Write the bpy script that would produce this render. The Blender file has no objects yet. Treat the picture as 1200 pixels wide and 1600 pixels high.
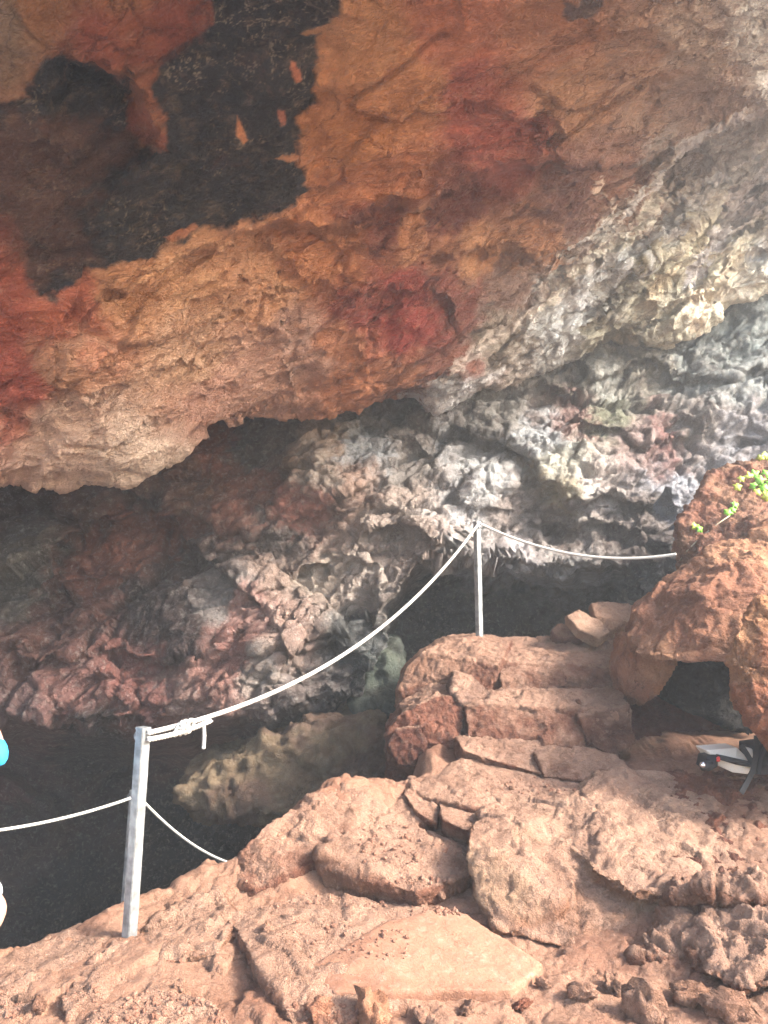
import bpy, bmesh, math, random
import numpy as np
from mathutils import Vector, Matrix
from mathutils.bvhtree import BVHTree
R = math.radians
random.seed(7)
S = bpy.context.scene
COL = S.collection
# ------------------------------------------------------------------ camera
CZ, PITCH, F = 1.6, R(8.0), 1155.0
cam = bpy.data.objects.new('camera', bpy.data.cameras.new('camera'))
COL.objects.link(cam); S.camera = cam
cam.location = (0, 0, CZ); cam.rotation_euler = (R(90) + PITCH, 0, 0)
cam.data.sensor_fit = 'VERTICAL'; cam.data.sensor_height = 36; cam.data.lens = 36 * F / 1600
cam.data.clip_start = 0.05; cam.data.clip_end = 500
# ------------------------------------------------------------------ sky, sun, exposure
SUN_EL, SUN_AZ = R(35), R(110)          # azimuth from +Y clockwise (towards +X)
w = bpy.data.worlds.new('World'); S.world = w; w.use_nodes = True
nt = w.node_tree; sky = nt.nodes.new('ShaderNodeTexSky'); sky.sky_type = 'NISHITA'
sky.sun_disc = False; sky.sun_elevation = SUN_EL; sky.sun_rotation = SUN_AZ
sky.air_density = 1.0; sky.dust_density = 2.5; sky.ozone_density = 1.0
bg = nt.nodes['Background']; nt.links.new(sky.outputs[0], bg.inputs[0]); bg.inputs[1].default_value = 0.15
sd = bpy.data.lights.new('sun', 'SUN'); sd.energy = 2.3; sd.angle = R(12); sd.color = (1, .94, .86)
sun = bpy.data.objects.new('sun', sd); COL.objects.link(sun); sun.location = (8, -4, 14)
tosun = Vector((math.sin(SUN_AZ) * math.cos(SUN_EL), math.cos(SUN_AZ) * math.cos(SUN_EL), math.sin(SUN_EL)))
sun.rotation_euler = tosun.to_track_quat('Z', 'Y').to_euler()
S.view_settings.view_transform = 'Standard'; S.view_settings.look = 'None'
S.view_settings.gamma = 1; S.view_settings.exposure = 2.72
try:
    S.cycles.max_bounces = 8; S.cycles.diffuse_bounces = 6
except Exception: pass

# ------------------------------------------------------------------ maths helpers
cp, sp = math.cos(PITCH), math.sin(PITCH)
def P(px, py, Y):
    """a point of the place, Y metres in front of the photographer"""
    u = (np.asarray(px, float) - 600) / F; v = (800 - np.asarray(py, float)) / F
    t = np.asarray(Y, float) / (cp - v * sp)
    return np.stack([u * t, np.asarray(Y, float) + 0 * t, CZ + t * (sp + v * cp)], -1)
def V(px, py, Y): return Vector(P(px, py, Y).tolist())
def lin(c):
    c = np.asarray(c, float) / 255.0
    return np.where(c <= .04045, c / 12.92, ((c + .055) / 1.055) ** 2.4)
def _h(ix, iy, iz, s):
    h = (ix * 374761393 + iy * 668265263 + iz * 2147483647 + s * 1274126177) & 0xFFFFFFFF
    h = ((h ^ (h >> 13)) * 1274126177) & 0xFFFFFFFF
    h = ((h ^ (h >> 15)) * 2246822519) & 0xFFFFFFFF
    return h ^ (h >> 16)
GR = np.array([[1,1,0],[-1,1,0],[1,-1,0],[-1,-1,0],[1,0,1],[-1,0,1],[1,0,-1],[-1,0,-1],[0,1,1],[0,-1,1],[0,1,-1],[0,-1,-1],[1,1,0],[0,-1,1],[-1,1,0],[0,-1,-1]], float)
def noise(p, s=0):
    i = np.floor(p).astype(np.int64); f = p - i; u = f * f * f * (f * (f * 6 - 15) + 10)
    out = 0
    for dx in (0, 1):
        for dy in (0, 1):
            for dz in (0, 1):
                g = GR[_h(i[:, 0] + dx, i[:, 1] + dy, i[:, 2] + dz, s) & 15]
                d = (g * (f - (dx, dy, dz))).sum(1)
                wt = (u[:, 0] if dx else 1 - u[:, 0]) * (u[:, 1] if dy else 1 - u[:, 1]) * (u[:, 2] if dz else 1 - u[:, 2])
                out = out + wt * d
    return out
def fbm(p, octv=5, s=0, gain=.5, ridged=False):
    a, o, q = 1.0, 0, p.copy()
    for k in range(octv):
        n = noise(q, s + k)
        o = o + a * ((.35 - np.abs(n) * 1.6) if ridged else n)
        q = q * 2.03 + 7.3; a *= gain
    return o
def worley(p, s=0):
    i = np.floor(p).astype(np.int64); f1 = np.full(len(p), 9.); f2 = f1.copy(); cid = np.zeros(len(p))
    for dx in (-1, 0, 1):
        for dy in (-1, 0, 1):
            for dz in (-1, 0, 1):
                c = i + (dx, dy, dz)
                h = _h(c[:, 0], c[:, 1], c[:, 2], s)
                q = c + np.stack([(h & 255) / 255., ((h >> 8) & 255) / 255., ((h >> 16) & 255) / 255.], 1)
                d = np.sqrt(((p - q) ** 2).sum(1)); n = d < f1
                f2 = np.where(n, f1, np.minimum(f2, d)); cid = np.where(n, (h >> 5 & 1023) / 1023., cid); f1 = np.where(n, d, f1)
    return f1, f2, cid
def facets(p, s=0):
    """cells of rock, each with its own tilted flat face"""
    i = np.floor(p).astype(np.int64); f1 = np.full(len(p), 9.); f2 = f1.copy(); pl = np.zeros(len(p))
    for dx in (-1, 0, 1):
        for dy in (-1, 0, 1):
            for dz in (-1, 0, 1):
                c = i + (dx, dy, dz); h = _h(c[:, 0], c[:, 1], c[:, 2], s); h2 = _h(c[:, 2], c[:, 0], c[:, 1], s + 77)
                q = c + np.stack([(h & 255) / 255., ((h >> 8) & 255) / 255., ((h >> 16) & 255) / 255.], 1); e = p - q
                g = np.stack([(h2 & 255) / 127.5 - 1, ((h2 >> 8) & 255) / 127.5 - 1, ((h2 >> 16) & 255) / 127.5 - 1], 1)
                d = np.sqrt((e ** 2).sum(1)); n = d < f1; v = (e * g).sum(1) * .8 + ((h2 >> 24) & 127) / 127. * .5 - .25
                f2 = np.where(n, f1, np.minimum(f2, d)); pl = np.where(n, v, pl); f1 = np.where(n, d, f1)
    return pl, f2 - f1
def sstep(a, b, x):
    t = np.clip((x - a) / (b - a), 0, 1); return t * t * (3 - 2 * t)
def tps(pts, vals, q):
    """thin plate interpolation in 2-D"""
    pts = np.asarray(pts, float); vals = np.asarray(vals, float); sc = np.abs(pts).max(); pts = pts / sc; q = np.asarray(q) / sc
    n = len(pts)
    def K(a, b):
        d2 = ((a[:, None] - b[None]) ** 2).sum(-1); return .5 * d2 * np.log(d2 + 1e-12)
    A = np.zeros((n + 3, n + 3)); A[:n, :n] = K(pts, pts) + 1e-5 * np.eye(n); A[:n, n] = 1; A[:n, n + 1:] = pts; A[n:, :n] = A[:n, n:].T
    w_ = np.linalg.solve(A, np.concatenate([vals, np.zeros(3)]))
    out = np.empty(len(q))
    for k in range(0, len(q), 50000):
        c = q[k:k + 50000]; out[k:k + 50000] = K(c, pts) @ w_[:n] + w_[n] + c @ w_[n + 1:]
    return out
def polydist(q, line, closed=False):
    """distance to a polyline, and the side (positive: below / inside)"""
    line = np.asarray(line, float)
    if closed: line = np.vstack([line, line[:1]])
    best = np.full(len(q), 1e9); side = np.zeros(len(q)); inside = np.zeros(len(q), bool); tt = np.zeros(len(q))
    n = len(line) - 1
    for k in range(n):
        a, b = line[k], line[k + 1]; ab = b - a
        t = np.clip(((q - a) @ ab) / (ab @ ab), 0, 1); c = a + t[:, None] * ab
        d = np.sqrt(((q - c) ** 2).sum(1)); m = d < best
        sg = np.sign(ab[0] * (q[:, 1] - a[1]) - ab[1] * (q[:, 0] - a[0]))
        side = np.where(m, sg, side); best = np.where(m, d, best); tt = np.where(m, (k + t) / n, tt)
        if closed:
            cr = ((a[1] > q[:, 1]) != (b[1] > q[:, 1])); xx = a[0] + (q[:, 1] - a[1]) / (ab[1] if abs(ab[1]) > 1e-9 else 1e-9) * ab[0]
            inside ^= cr & (q[:, 0] < xx)
    if closed: return np.where(inside, -best, best)
    return best, side, tt
def shepard(q, samples, p=4.6, eps=8):
    pts = np.array([s[:2] for s in samples], float); c = lin(np.array([s[2] for s in samples]))
    out = np.empty((len(q), 3))
    for k in range(0, len(q), 50000):
        d = np.sqrt(((q[k:k + 50000, None] - pts[None]) ** 2).sum(-1) + eps ** 2); w_ = d ** -p
        out[k:k + 50000] = (w_ @ c) / w_.sum(1, keepdims=True)
    return out

# ------------------------------------------------------------------ object helpers
def tag(o, label=None, cat=None, group=None, kind=None):
    if label: o['label'] = label
    if cat: o['category'] = cat
    if group: o['group'] = group
    if kind: o['kind'] = kind
    return o
def link(name, me, mat, parent=None, loc=None):
    o = bpy.data.objects.new(name, me); COL.objects.link(o)
    if mat and not me.materials: me.materials.append(mat)
    if parent: o.parent = parent
    if loc is not None: o.location = loc
    return o
def empty(name, loc=(0, 0, 0)):
    o = bpy.data.objects.new(name, None); COL.objects.link(o); o.location = loc; o.empty_display_size = .1; return o
def np_mesh(name, v, f, col=None, smooth=True):
    me = bpy.data.meshes.new(name); v = np.ascontiguousarray(v, np.float32); f = np.ascontiguousarray(f, np.int32)
    me.vertices.add(len(v)); me.vertices.foreach_set('co', v.ravel())
    k = f.shape[1]; me.loops.add(f.size); me.loops.foreach_set('vertex_index', f.ravel())
    me.polygons.add(len(f)); me.polygons.foreach_set('loop_start', np.arange(0, f.size, k, dtype=np.int32))
    try: me.polygons.foreach_set('loop_total', np.full(len(f), k, np.int32))
    except Exception: pass
    me.polygons.foreach_set('use_smooth', np.full(len(f), smooth)); me.update(); me.validate()
    if col is not None: set_col(me, col)
    return me
def set_col(me, col):
    a = me.color_attributes.new('Col', 'FLOAT_COLOR', 'POINT')
    a.data.foreach_set('color', np.concatenate([col, np.ones((len(col), 1))], 1).astype(np.float32).ravel())
def grid_faces(r, c):
    i = np.arange(r * c).reshape(r, c)
    return np.stack([i[:-1, :-1], i[1:, :-1], i[1:, 1:], i[:-1, 1:]], -1).reshape(-1, 4)
def grid_normals(g):
    du = np.gradient(g, axis=1); dv = np.gradient(g, axis=0)
    n = np.cross(du, dv); return n / (np.linalg.norm(n, axis=-1, keepdims=True) + 1e-9)
def get_vn(me):
    co = np.empty(len(me.vertices) * 3, np.float32); me.vertices.foreach_get('co', co)
    no = np.empty(len(me.vertices) * 3, np.float32); me.vertex_normals.foreach_get('vector', no)
    return co.reshape(-1, 3).astype(float), no.reshape(-1, 3).astype(float)

# ------------------------------------------------------------------ materials
class NT:
    def __init__(s, name):
        s.m = bpy.data.materials.new(name); s.m.use_nodes = True; s.t = s.m.node_tree; s.b = s.t.nodes['Principled BSDF']
    def n(s, t, **k):
        x = s.t.nodes.new(t)
        for a, b in k.items():
            if hasattr(x, a): setattr(x, a, b)
            else: x.inputs[a].default_value = b
        return x
    def l(s, a, b): s.t.links.new(a, b)
    def mix(s, f, a, b, mode='MIX'):
        x = s.t.nodes.new('ShaderNodeMix'); x.data_type = 'RGBA'; x.blend_type = mode
        for i, v in ((0, f), (6, a), (7, b)):
            if hasattr(v, 'links'): s.l(v, x.inputs[i])
            elif v is not None: x.inputs[i].default_value = v if i == 0 else (*v, 1)
        return x.outputs[2]
    def ramp(s, src, a, b, c0=(0, 0, 0), c1=(1, 1, 1)):
        r = s.t.nodes.new('ShaderNodeValToRGB'); r.color_ramp.elements[0].position = a; r.color_ramp.elements[1].position = b
        r.color_ramp.elements[0].color = (*c0, 1); r.color_ramp.elements[1].color = (*c1, 1); s.l(src, r.inputs[0]); return r.outputs[0]
def rock_mat(name, scale=1.0, bump=.5, var=.45, speck=(.8, .72, .62), grit=(.12, .05, .03), rough=.85, fleck=.35, stretch=None, spec=.25):
    n = NT(name); a = n.n('ShaderNodeAttribute', attribute_name='Col'); tc = n.n('ShaderNodeTexCoord')
    vec = tc.outputs['Object']
    if stretch:
        mp = n.n('ShaderNodeMapping'); mp.vector_type = 'TEXTURE'; mp.inputs['Rotation'].default_value = stretch[0]; mp.inputs['Scale'].default_value = stretch[1]
        n.l(vec, mp.inputs[0]); vec = mp.outputs[0]
    def ns(sc, det=6, rg=.6, dist=0.0):
        x = n.n('ShaderNodeTexNoise'); x.inputs['Scale'].default_value = sc * scale; x.inputs['Detail'].default_value = det
        x.inputs['Roughness'].default_value = rg; x.inputs['Distortion'].default_value = dist; n.l(vec, x.inputs[0]); return x.outputs[0]
    n1, n2, n3, n4 = ns(3.5, 8, .65, .6), ns(14, 8, .7, .3), ns(60, 5, .7), ns(6.5, 8, .75, 1.2)
    c = n.mix(n.ramp(n1, .35, .68), a.outputs[0], n.mix(1.0, a.outputs[0], (1 - var, 1 - var * 1.15, 1 - var * 1.2), 'MULTIPLY'))
    c = n.mix(n.ramp(n2, .52, .72, (0, 0, 0), (fleck,) * 3), c, n.mix(.55, c, speck))
    c = n.mix(n.ramp(n4, .56, .7, (0, 0, 0), (.5,) * 3), c, n.mix(.7, c, grit))
    c = n.mix(n.ramp(n3, .3, .75), n.mix(1.0, c, (.78, .76, .74), 'MULTIPLY'), n.mix(1.0, c, (1.2, 1.2, 1.2), 'MULTIPLY'))
    n.l(c, n.b.inputs['Base Color']); n.b.inputs['Roughness'].default_value = rough; n.b.inputs['Specular IOR Level'].default_value = spec
    vo = n.n('ShaderNodeTexVoronoi'); vo.feature = 'F1'; vo.inputs['Scale'].default_value = 16 * scale; vo.inputs['Randomness'].default_value = 1
    wv = n.t.nodes.new('ShaderNodeVectorMath'); wv.operation = 'ADD'; n.l(vec, wv.inputs[0]); 
    nc = n.n('ShaderNodeTexNoise'); nc.inputs['Scale'].default_value = 9 * scale; n.l(vec, nc.inputs[0]); n.l(nc.outputs[1], wv.inputs[1]); n.l(wv.outputs[0], vo.inputs[0])
    # fissures: where the rock has split
    ck = None
    for sc_, th in ((2.6, .022),):
        w2 = n.t.nodes.new('ShaderNodeVectorMath'); w2.operation = 'MULTIPLY_ADD'; nn_ = n.n('ShaderNodeTexNoise'); nn_.inputs['Scale'].default_value = sc_ * 1.7 * scale; nn_.inputs['Detail'].default_value = 5; nn_.inputs['Roughness'].default_value = .65
        n.l(vec, nn_.inputs[0]); n.l(nn_.outputs[1], w2.inputs[0]); w2.inputs[1].default_value = (.9 / sc_,) * 3; n.l(vec, w2.inputs[2])
        ve = n.n('ShaderNodeTexVoronoi'); ve.feature = 'DISTANCE_TO_EDGE'; ve.inputs['Scale'].default_value = sc_ * scale; n.l(w2.outputs[0], ve.inputs[0])
        e_ = n.ramp(ve.outputs[0], 0, th); gate = n.ramp(ns(sc_ * .8, 3), .44, .56)
        e_ = n.mix(gate, (1, 1, 1), e_); ck = e_ if ck is None else n.mix(1.0, ck, e_, 'MULTIPLY')
    c = n.mix(ck, n.mix(1.0, c, (.62, .56, .52), 'MULTIPLY'), c); n.l(c, n.b.inputs['Base Color'])  # shade and dirt inside the fissures painted as darker rock
    h = None
    for src, dist in ((ck, .03), (n2, .05), (vo.outputs[0], .02), (n3, .012)):
        b = n.n('ShaderNodeBump'); b.inputs['Strength'].default_value = bump; b.inputs['Distance'].default_value = dist
        n.l(src, b.inputs['Height'])
        if h: n.l(h, b.inputs['Normal'])
        h = b.outputs[0]
    n.l(h, n.b.inputs['Normal']); return n.m
def simple(name, col, rough=.5, metal=0.0, nscale=30, var=.25, bump=.1, em=None):
    n = NT(name); tc = n.n('ShaderNodeTexCoord'); x = n.n('ShaderNodeTexNoise'); x.inputs['Scale'].default_value = nscale; x.inputs['Detail'].default_value = 6
    n.l(tc.outputs['Object'], x.inputs[0])
    c = n.mix(n.ramp(x.outputs[0], .3, .7), tuple(v * (1 - var) for v in col), tuple(min(1, v * (1 + var)) for v in col))
    n.l(c, n.b.inputs['Base Color']); n.b.inputs['Roughness'].default_value = rough; n.b.inputs['Metallic'].default_value = metal
    b = n.n('ShaderNodeBump'); b.inputs['Strength'].default_value = bump; b.inputs['Distance'].default_value = .01; n.l(x.outputs[0], b.inputs['Height']); n.l(b.outputs[0], n.b.inputs['Normal'])
    return n.m
M = {}
M['ceil'] = rock_mat('ceiling_rock', 1.0, .9, .4, (.62, .46, .32), (.10, .04, .03), stretch=((0, R(-28), 0), (1.9, 1.3, .8)))
M['wall'] = rock_mat('wall_rock', 1.2, .9, .45, (.70, .66, .60), (.07, .045, .04), fleck=.5)
M['floor'] = rock_mat('trodden_clay', 2.0, .5, .25, (.62, .45, .33), (.25, .10, .06))
M['step'] = rock_mat('sandy_rock', 1.6, .75, .35, (.66, .47, .36), (.22, .09, .055))
M['red'] = rock_mat('red_rock', 1.3, .8, .45, (.48, .34, .24), (.12, .04, .03), fleck=.3)
M['dark'] = rock_mat('dark_rock', 1.3, .6, .5, (.30, .30, .24), (.03, .03, .03))
M['slab'] = rock_mat('worn_slab', 1.6, .22, .2, (.60, .47, .38), (.30, .17, .12), fleck=.3)
M['metal'] = simple('galvanised_steel', (.27, .28, .28), .5, .6, 22, .42, .15)
M['rope'] = simple('white_rope', (.48, .46, .42), .9, 0, 160, .12, .5)
M['leaf'] = simple('green_leaf', (.17, .42, .04), .5, 0, 30, .3, .1)
M['leaf2'] = simple('yellow_leaf', (.42, .50, .07), .5, 0, 30, .25, .1)
M['stem'] = simple('dry_stem', (.36, .29, .20), .9, 0, 60, .3, .4)
M['black'] = simple('black_fabric', (.012, .012, .014), .7, 0, 200, .3, .3)
M['cream'] = simple('cream_fabric', (.66, .60, .50), .7, 0, 200, .08, .2)
M['redtag'] = simple('red_trim', (.6, .05, .04), .5)
M['lens'] = simple('silver_lens', (.8, .85, .9), .12, .9)
M['skin'] = simple('skin', (.42, .24, .18), .5, 0, 60, .08, .1)
M['blue'] = simple('blue_cloth', (.02, .36, .72), .8, 0, 120, .1, .2)
M['white'] = simple('white_cloth', (.62, .66, .68), .8, 0, 120, .04, .2)
M['hair'] = simple('dark_hair', (.03, .02, .015), .6, 0, 150, .4, .5)

# ------------------------------------------------------------------ rock skin: real relief
def relief(p, amp=.05, size=.5, s=0, facets_=1.0, flow=None, warp=.17):
    q = p / size
    if flow is not None: q = flow(p) / size
    wq = q + warp * np.stack([noise(q * 1.3 + 3, s + 20), noise(q * 1.3 + 11, s + 21), noise(q * 1.3 + 19, s + 22)], 1)
    d = .8 * fbm(wq, 5, s) + .40 * fbm(wq * 2.3, 5, s + 9, .55, True)
    if facets_:
        wq = wq + .06 * np.stack([noise(q * 4 + 3, s + 25), noise(q * 4 + 11, s + 26), noise(q * 4 + 19, s + 27)], 1)
        for k, (sc, wt) in enumerate(((1.4, .8), (3.7, .36), (9.0, .16))):
            pl, e = facets(wq * sc, s + 4 + k); d = d + facets_ * wt * (pl - .25 * (1 - np.clip(e * 9, 0, 1)))
    return d * amp

# ------------------------------------------------------------------ the cave ceiling
def axis(a, b, c, d, fine, n0, n1):
    """dense between b and c, coarser towards a and d"""
    l = b - (b - a) * (np.linspace(1, 0, n0, endpoint=False) ** 1.8); r = c + (d - c) * (np.linspace(0, 1, n1 + 1)[1:] ** 1.8)
    return np.concatenate([l, np.arange(b, c, fine), [c], r])
CLIP = [(-1500, 860, 3.2), (-700, 800, 4.6), (-300, 770, 5.6), (0, 759, 6.2), (120, 750, 6.35), (190, 744, 6.45), (240, 722, 6.6), (300, 690, 6.8), (360, 662, 7.0), (430, 648, 7.3), (520, 645, 7.6), (640, 640, 7.9),
        (700, 634, 8.0), (760, 612, 8.1), (830, 588, 8.3), (900, 562, 8.45), (960, 545, 8.6), (1040, 530, 8.7), (1110, 502, 8.8), (1160, 472, 8.9), (1210, 440, 9.0), (1400, 330, 9.3), (1700, 150, 9.6)]
CDEP = [(-1500, -900, 1.3), (-600, -900, 1.4), (600, -900, 1.6), (1700, -900, 1.9), (-1500, 0, 2.2), (-1500, 500, 2.8), (-500, 0, 2.7), (-500, 500, 4.2), (0, 0, 3.0), (300, 0, 3.1), (600, 0, 3.2), (900, 0, 3.4), (1200, 0, 3.8),
        (0, 250, 3.7), (300, 250, 4.0), (600, 200, 4.1), (900, 150, 4.4), (1200, 120, 4.9), (0, 450, 4.5), (300, 450, 5.0), (600, 300, 4.8), (900, 250, 5.2), (1200, 180, 5.6),
        (100, 600, 5.3), (300, 600, 6.0), (500, 550, 6.5), (600, 420, 5.8), (800, 370, 6.2), (700, 520, 7.0), (900, 440, 7.3), (1050, 330, 7.4), (1200, 260, 7.6), (1050, 450, 8.2), (1200, 350, 8.5), (1700, 0, 6.5), (1700, -300, 4), (1400, 150, 6.6)]
CCREASE = [  # polyline (left to right), step back in metres, fade length below it
    ([(330, 392), (430, 350), (520, 362), (600, 330), (700, 300), (800, 262), (880, 258), (960, 262), (1040, 235), (1120, 195), (1220, 165)], .50, 110, 9),
    ([(640, 392), (760, 400), (880, 398), (960, 360), (1010, 310), (1060, 250), (1100, 210)], .28, 60, 7),
    ([(700, 540), (790, 500), (850, 450), (930, 400), (1010, 340), (1090, 290), (1220, 225)], .45, 70, 8),
    ([(760, 600), (850, 520), (900, 470), (1000, 420), (1060, 390), (1120, 320), (1220, 270)], .35, 60, 8),
    ([(150, 470), (230, 440), (300, 400), (420, 385), (470, 440), (560, 470), (620, 440)], .10, 60, 8),
    ([(40, 620), (150, 560), (260, 520), (300, 470), (420, 440)], .09, 50, 7),
    ([(90, 90), (150, 100), (210, 130), (230, 200), (255, 225)], .25, 90, 8),
    ([(60, 210), (110, 250), (150, 215), (170, 175)], .14, 60, 6),
    ([(-60, 700), (60, 668), (170, 610), (260, 590), (360, 530), (440, 500)], .10, 40, 5),
    ([(200, 700), (300, 640), (390, 600), (480, 570), (560, 520)], .09, 35, 5),
    ([(300, 560), (330, 510), (400, 470), (520, 440)], .12, 40, 4),
    ([(540, 160), (620, 180), (700, 150), (800, 175), (860, 150)], .08, 40, 5),
    ([(640, 300), (700, 240), (790, 190), (850, 195)], .10, 40, 5),
    ([(820, 130), (900, 170), (960, 150), (1040, 110)], .08, 40, 5),
    ([(860, 350), (930, 320), (990, 300), (1040, 262), (1090, 235)], .16, 35, 4),
    ([(900, 520), (960, 470), (1010, 440), (1060, 420), (1120, 370), (1200, 330)], .25, 45, 5),
    ([(980, 530), (1040, 490), (1100, 460), (1160, 400), (1220, 370)], .22, 40, 5),
    ([(560, 480), (620, 455), (700, 470), (720, 520)], .16, 60, 7)]
def creases(d, q, lst, s, jag=6):
    wob = np.stack([noise(np.stack([q[:, 0] / 45, q[:, 1] / 45, 0 * q[:, 0] + s], 1), 5), noise(np.stack([q[:, 0] / 45, q[:, 1] / 45, 0 * q[:, 0] + s + 9], 1), 6)], 1) * 16 \
        + np.stack([noise(np.stack([q[:, 0] / 14, q[:, 1] / 14, 0 * q[:, 0] + s], 1), 7), noise(np.stack([q[:, 0] / 14, q[:, 1] / 14, 0 * q[:, 0] + s + 9], 1), 8)], 1) * jag
    for line, amp, fade, soft in lst:
        ds, sd_, t = polydist(q + wob, line); x = ds * sd_
        ends = sstep(0, .10, t) * sstep(0, .08, 1 - t) * np.where((t <= 0) | (t >= 1), 0, 1)
        d = d + amp * ends * sstep(-soft * .4, soft, x) * np.exp(-np.clip(x, 0, None) / fade)
        d = d - amp * .25 * ends * np.exp(-np.clip(-x, 0, None) / (fade * .3)) * (x < 0) * sstep(0, soft, -x)
    return d
def desat(C, k):
    L = (C @ [.25, .6, .15])[:, None]; return L + (C - L) * k
def stroke(C, q, p, ln, wd, cl, st):
    """a pale calcite run along a line, its grazing highlight painted in"""
    qq = q + 7 * np.stack([fbm(p * 9, 4, 41, .6), fbm(p * 9, 4, 42, .6)], 1) + 10 * np.stack([fbm(p * 2.5, 3, 43), fbm(p * 2.5, 3, 44)], 1)
    ds, sd_, t = polydist(qq, ln); wv = 1.35 * wd * (.25 + .75 * np.sin(np.pi * np.clip(t, 0, 1)) ** .6) * (.55 + 1.1 * np.clip(.5 + fbm(p * 5, 4, 45), 0, 1.2))
    m = (st * sstep(1.1, .35, ds / wv))[:, None]; return C * (1 - m) + lin(cl) * m
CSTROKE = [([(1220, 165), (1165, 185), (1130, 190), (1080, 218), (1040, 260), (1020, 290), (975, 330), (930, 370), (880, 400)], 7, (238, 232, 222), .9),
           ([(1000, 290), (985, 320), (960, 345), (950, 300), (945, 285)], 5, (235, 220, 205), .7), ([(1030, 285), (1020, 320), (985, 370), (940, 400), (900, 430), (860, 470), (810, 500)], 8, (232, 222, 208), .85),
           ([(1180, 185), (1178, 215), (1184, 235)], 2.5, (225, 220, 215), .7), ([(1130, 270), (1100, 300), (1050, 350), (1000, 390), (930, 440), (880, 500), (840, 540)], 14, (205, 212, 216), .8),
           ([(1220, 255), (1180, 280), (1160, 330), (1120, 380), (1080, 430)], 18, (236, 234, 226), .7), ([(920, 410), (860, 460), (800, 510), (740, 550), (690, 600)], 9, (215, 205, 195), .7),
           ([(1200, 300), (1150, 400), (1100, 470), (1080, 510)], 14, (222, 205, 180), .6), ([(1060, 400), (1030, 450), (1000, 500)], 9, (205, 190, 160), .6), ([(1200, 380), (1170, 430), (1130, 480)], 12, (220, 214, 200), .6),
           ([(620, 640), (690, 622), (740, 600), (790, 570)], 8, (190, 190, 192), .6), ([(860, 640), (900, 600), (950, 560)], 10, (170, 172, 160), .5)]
def build_ceiling():
    xs = axis(-1500, -40, 1225, 1265, 2.3, 40, 6); nr = 400
    lip = np.interp(xs, [c[0] for c in CLIP], [c[1] for c in CLIP])
    lip = lip + 7 * fbm(np.stack([xs / 60, 0 * xs, 0 * xs], 1), 4, 3)
    tv = np.concatenate([-.0 + np.linspace(0, 1, 40, endpoint=False) * .0, []])  # placeholder, rows are below
    top = -40.0; rows = []
    a = -380 + (top + 380) * np.linspace(0, 1, 40, endpoint=False) ** .6
    fr = np.linspace(0, 1, nr)
    PY = np.concatenate([np.repeat(a[:, None], len(xs), 1), top + (lip[None] - top) * fr[:, None]], 0)
    PX = np.repeat(xs[None], len(PY), 0); q = np.stack([PX.ravel(), PY.ravel()], 1)
    pts = [(c[0], c[1]) for c in CLIP + CDEP]; vals = [c[2] for c in CLIP + CDEP]
    d = tps(pts, vals, q); d = creases(d, q, CCREASE, 0)
    # round the mass over at its lip: the last stretch swings back
    u = np.clip((lip[None] - PY).ravel() / 30.0, 0, 1)
    d = d + .35 * (1 - u) ** 2.5
    g = P(q[:, 0], q[:, 1], np.clip(d, .5, 20)).reshape(PX.shape + (3,))
    n = grid_normals(g); n = n.reshape(-1, 3); p = g.reshape(-1, 3)
    if (n[len(n) // 2] @ (np.array([0, 0, CZ]) - p[len(n) // 2])) < 0: n = -n
    ang = R(32); fx, fz = math.cos(ang), math.sin(ang)
    def flow(p):
        a_ = p[:, 0] * fx + p[:, 2] * fz; b_ = -p[:, 0] * fz + p[:, 2] * fx
        return np.stack([a_ * .42, p[:, 1] * .9, b_ * 1.3], 1)
    fine = sstep(700, 1100, q[:, 0] * .8 + q[:, 1] * .6)
    rough = .3 + .7 * sstep(-.15, .3, fbm(flow(p) * .9, 3, 15))
    dd = relief(p, .10, 1.0, 1, .9, flow) + rough * relief(p, .030, .28, 33, 1.3, flow) + fine * relief(p, .075, .5, 51, .35, lambda p: np.stack([(p[:, 0] * .6 + p[:, 2] * .8) * .22, p[:, 1] * .6, (-p[:, 0] * .8 + p[:, 2] * .6) * 1.5], 1))
    dep = np.clip(d / 5, .4, 1.6)
    vd = np.array([0, 0, CZ]) - p; vd /= np.linalg.norm(vd, axis=1, keepdims=True); dep = dep * (.35 + .65 * sstep(.0, .18, (n * vd).sum(1)))
    p = p + n * (dd * dep)[:, None]
    # colour: stains and mineral colours, plus highlights painted at the upper right
    wq = q + 28 * np.stack([fbm(p * 2.2, 6, 60, .62), fbm(p * 2.2, 6, 70, .62)], 1)
    C = shepard(wq, CEILCOL)
    def poly(pl, colr, soft, st=1.0, wob=10, sc=4.0):
        nonlocal C
        x = polydist(q + wob * np.stack([fbm(p * sc, 5, 80, .6), fbm(p * sc, 5, 90, .6)], 1) + .25 * wob * np.stack([fbm(p * 14, 3, 81, .6), fbm(p * 14, 3, 91, .6)], 1), pl, True)
        m = (st * sstep(soft, -soft, x))[:, None]; C = C * (1 - m) + lin(colr) * m
    for a_ in CEILPOLY[:1]: poly(*a_)
    blk = sstep(4, -14, polydist(q, CEILPOLY[0][0], True)); vn = fbm(p * 7, 4, 200, .6); vein = np.exp(-(vn / .035) ** 2) * sstep(.0, .3, fbm(p * 2.6, 3, 210))
    m = (blk * vein * .75)[:, None]; C = C * (1 - m) + lin((150, 132, 108)) * m
    for a_ in CEILPOLY[1:]: poly(*a_)
    C = desat(C, .86) * [.96, 1.03, 1.06]
    for ln, wd, cl, st in CSTROKE: C = stroke(C, q, p, ln, wd, cl, st)  # pale calcite streaks that also carry painted highlights of grazing light
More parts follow.
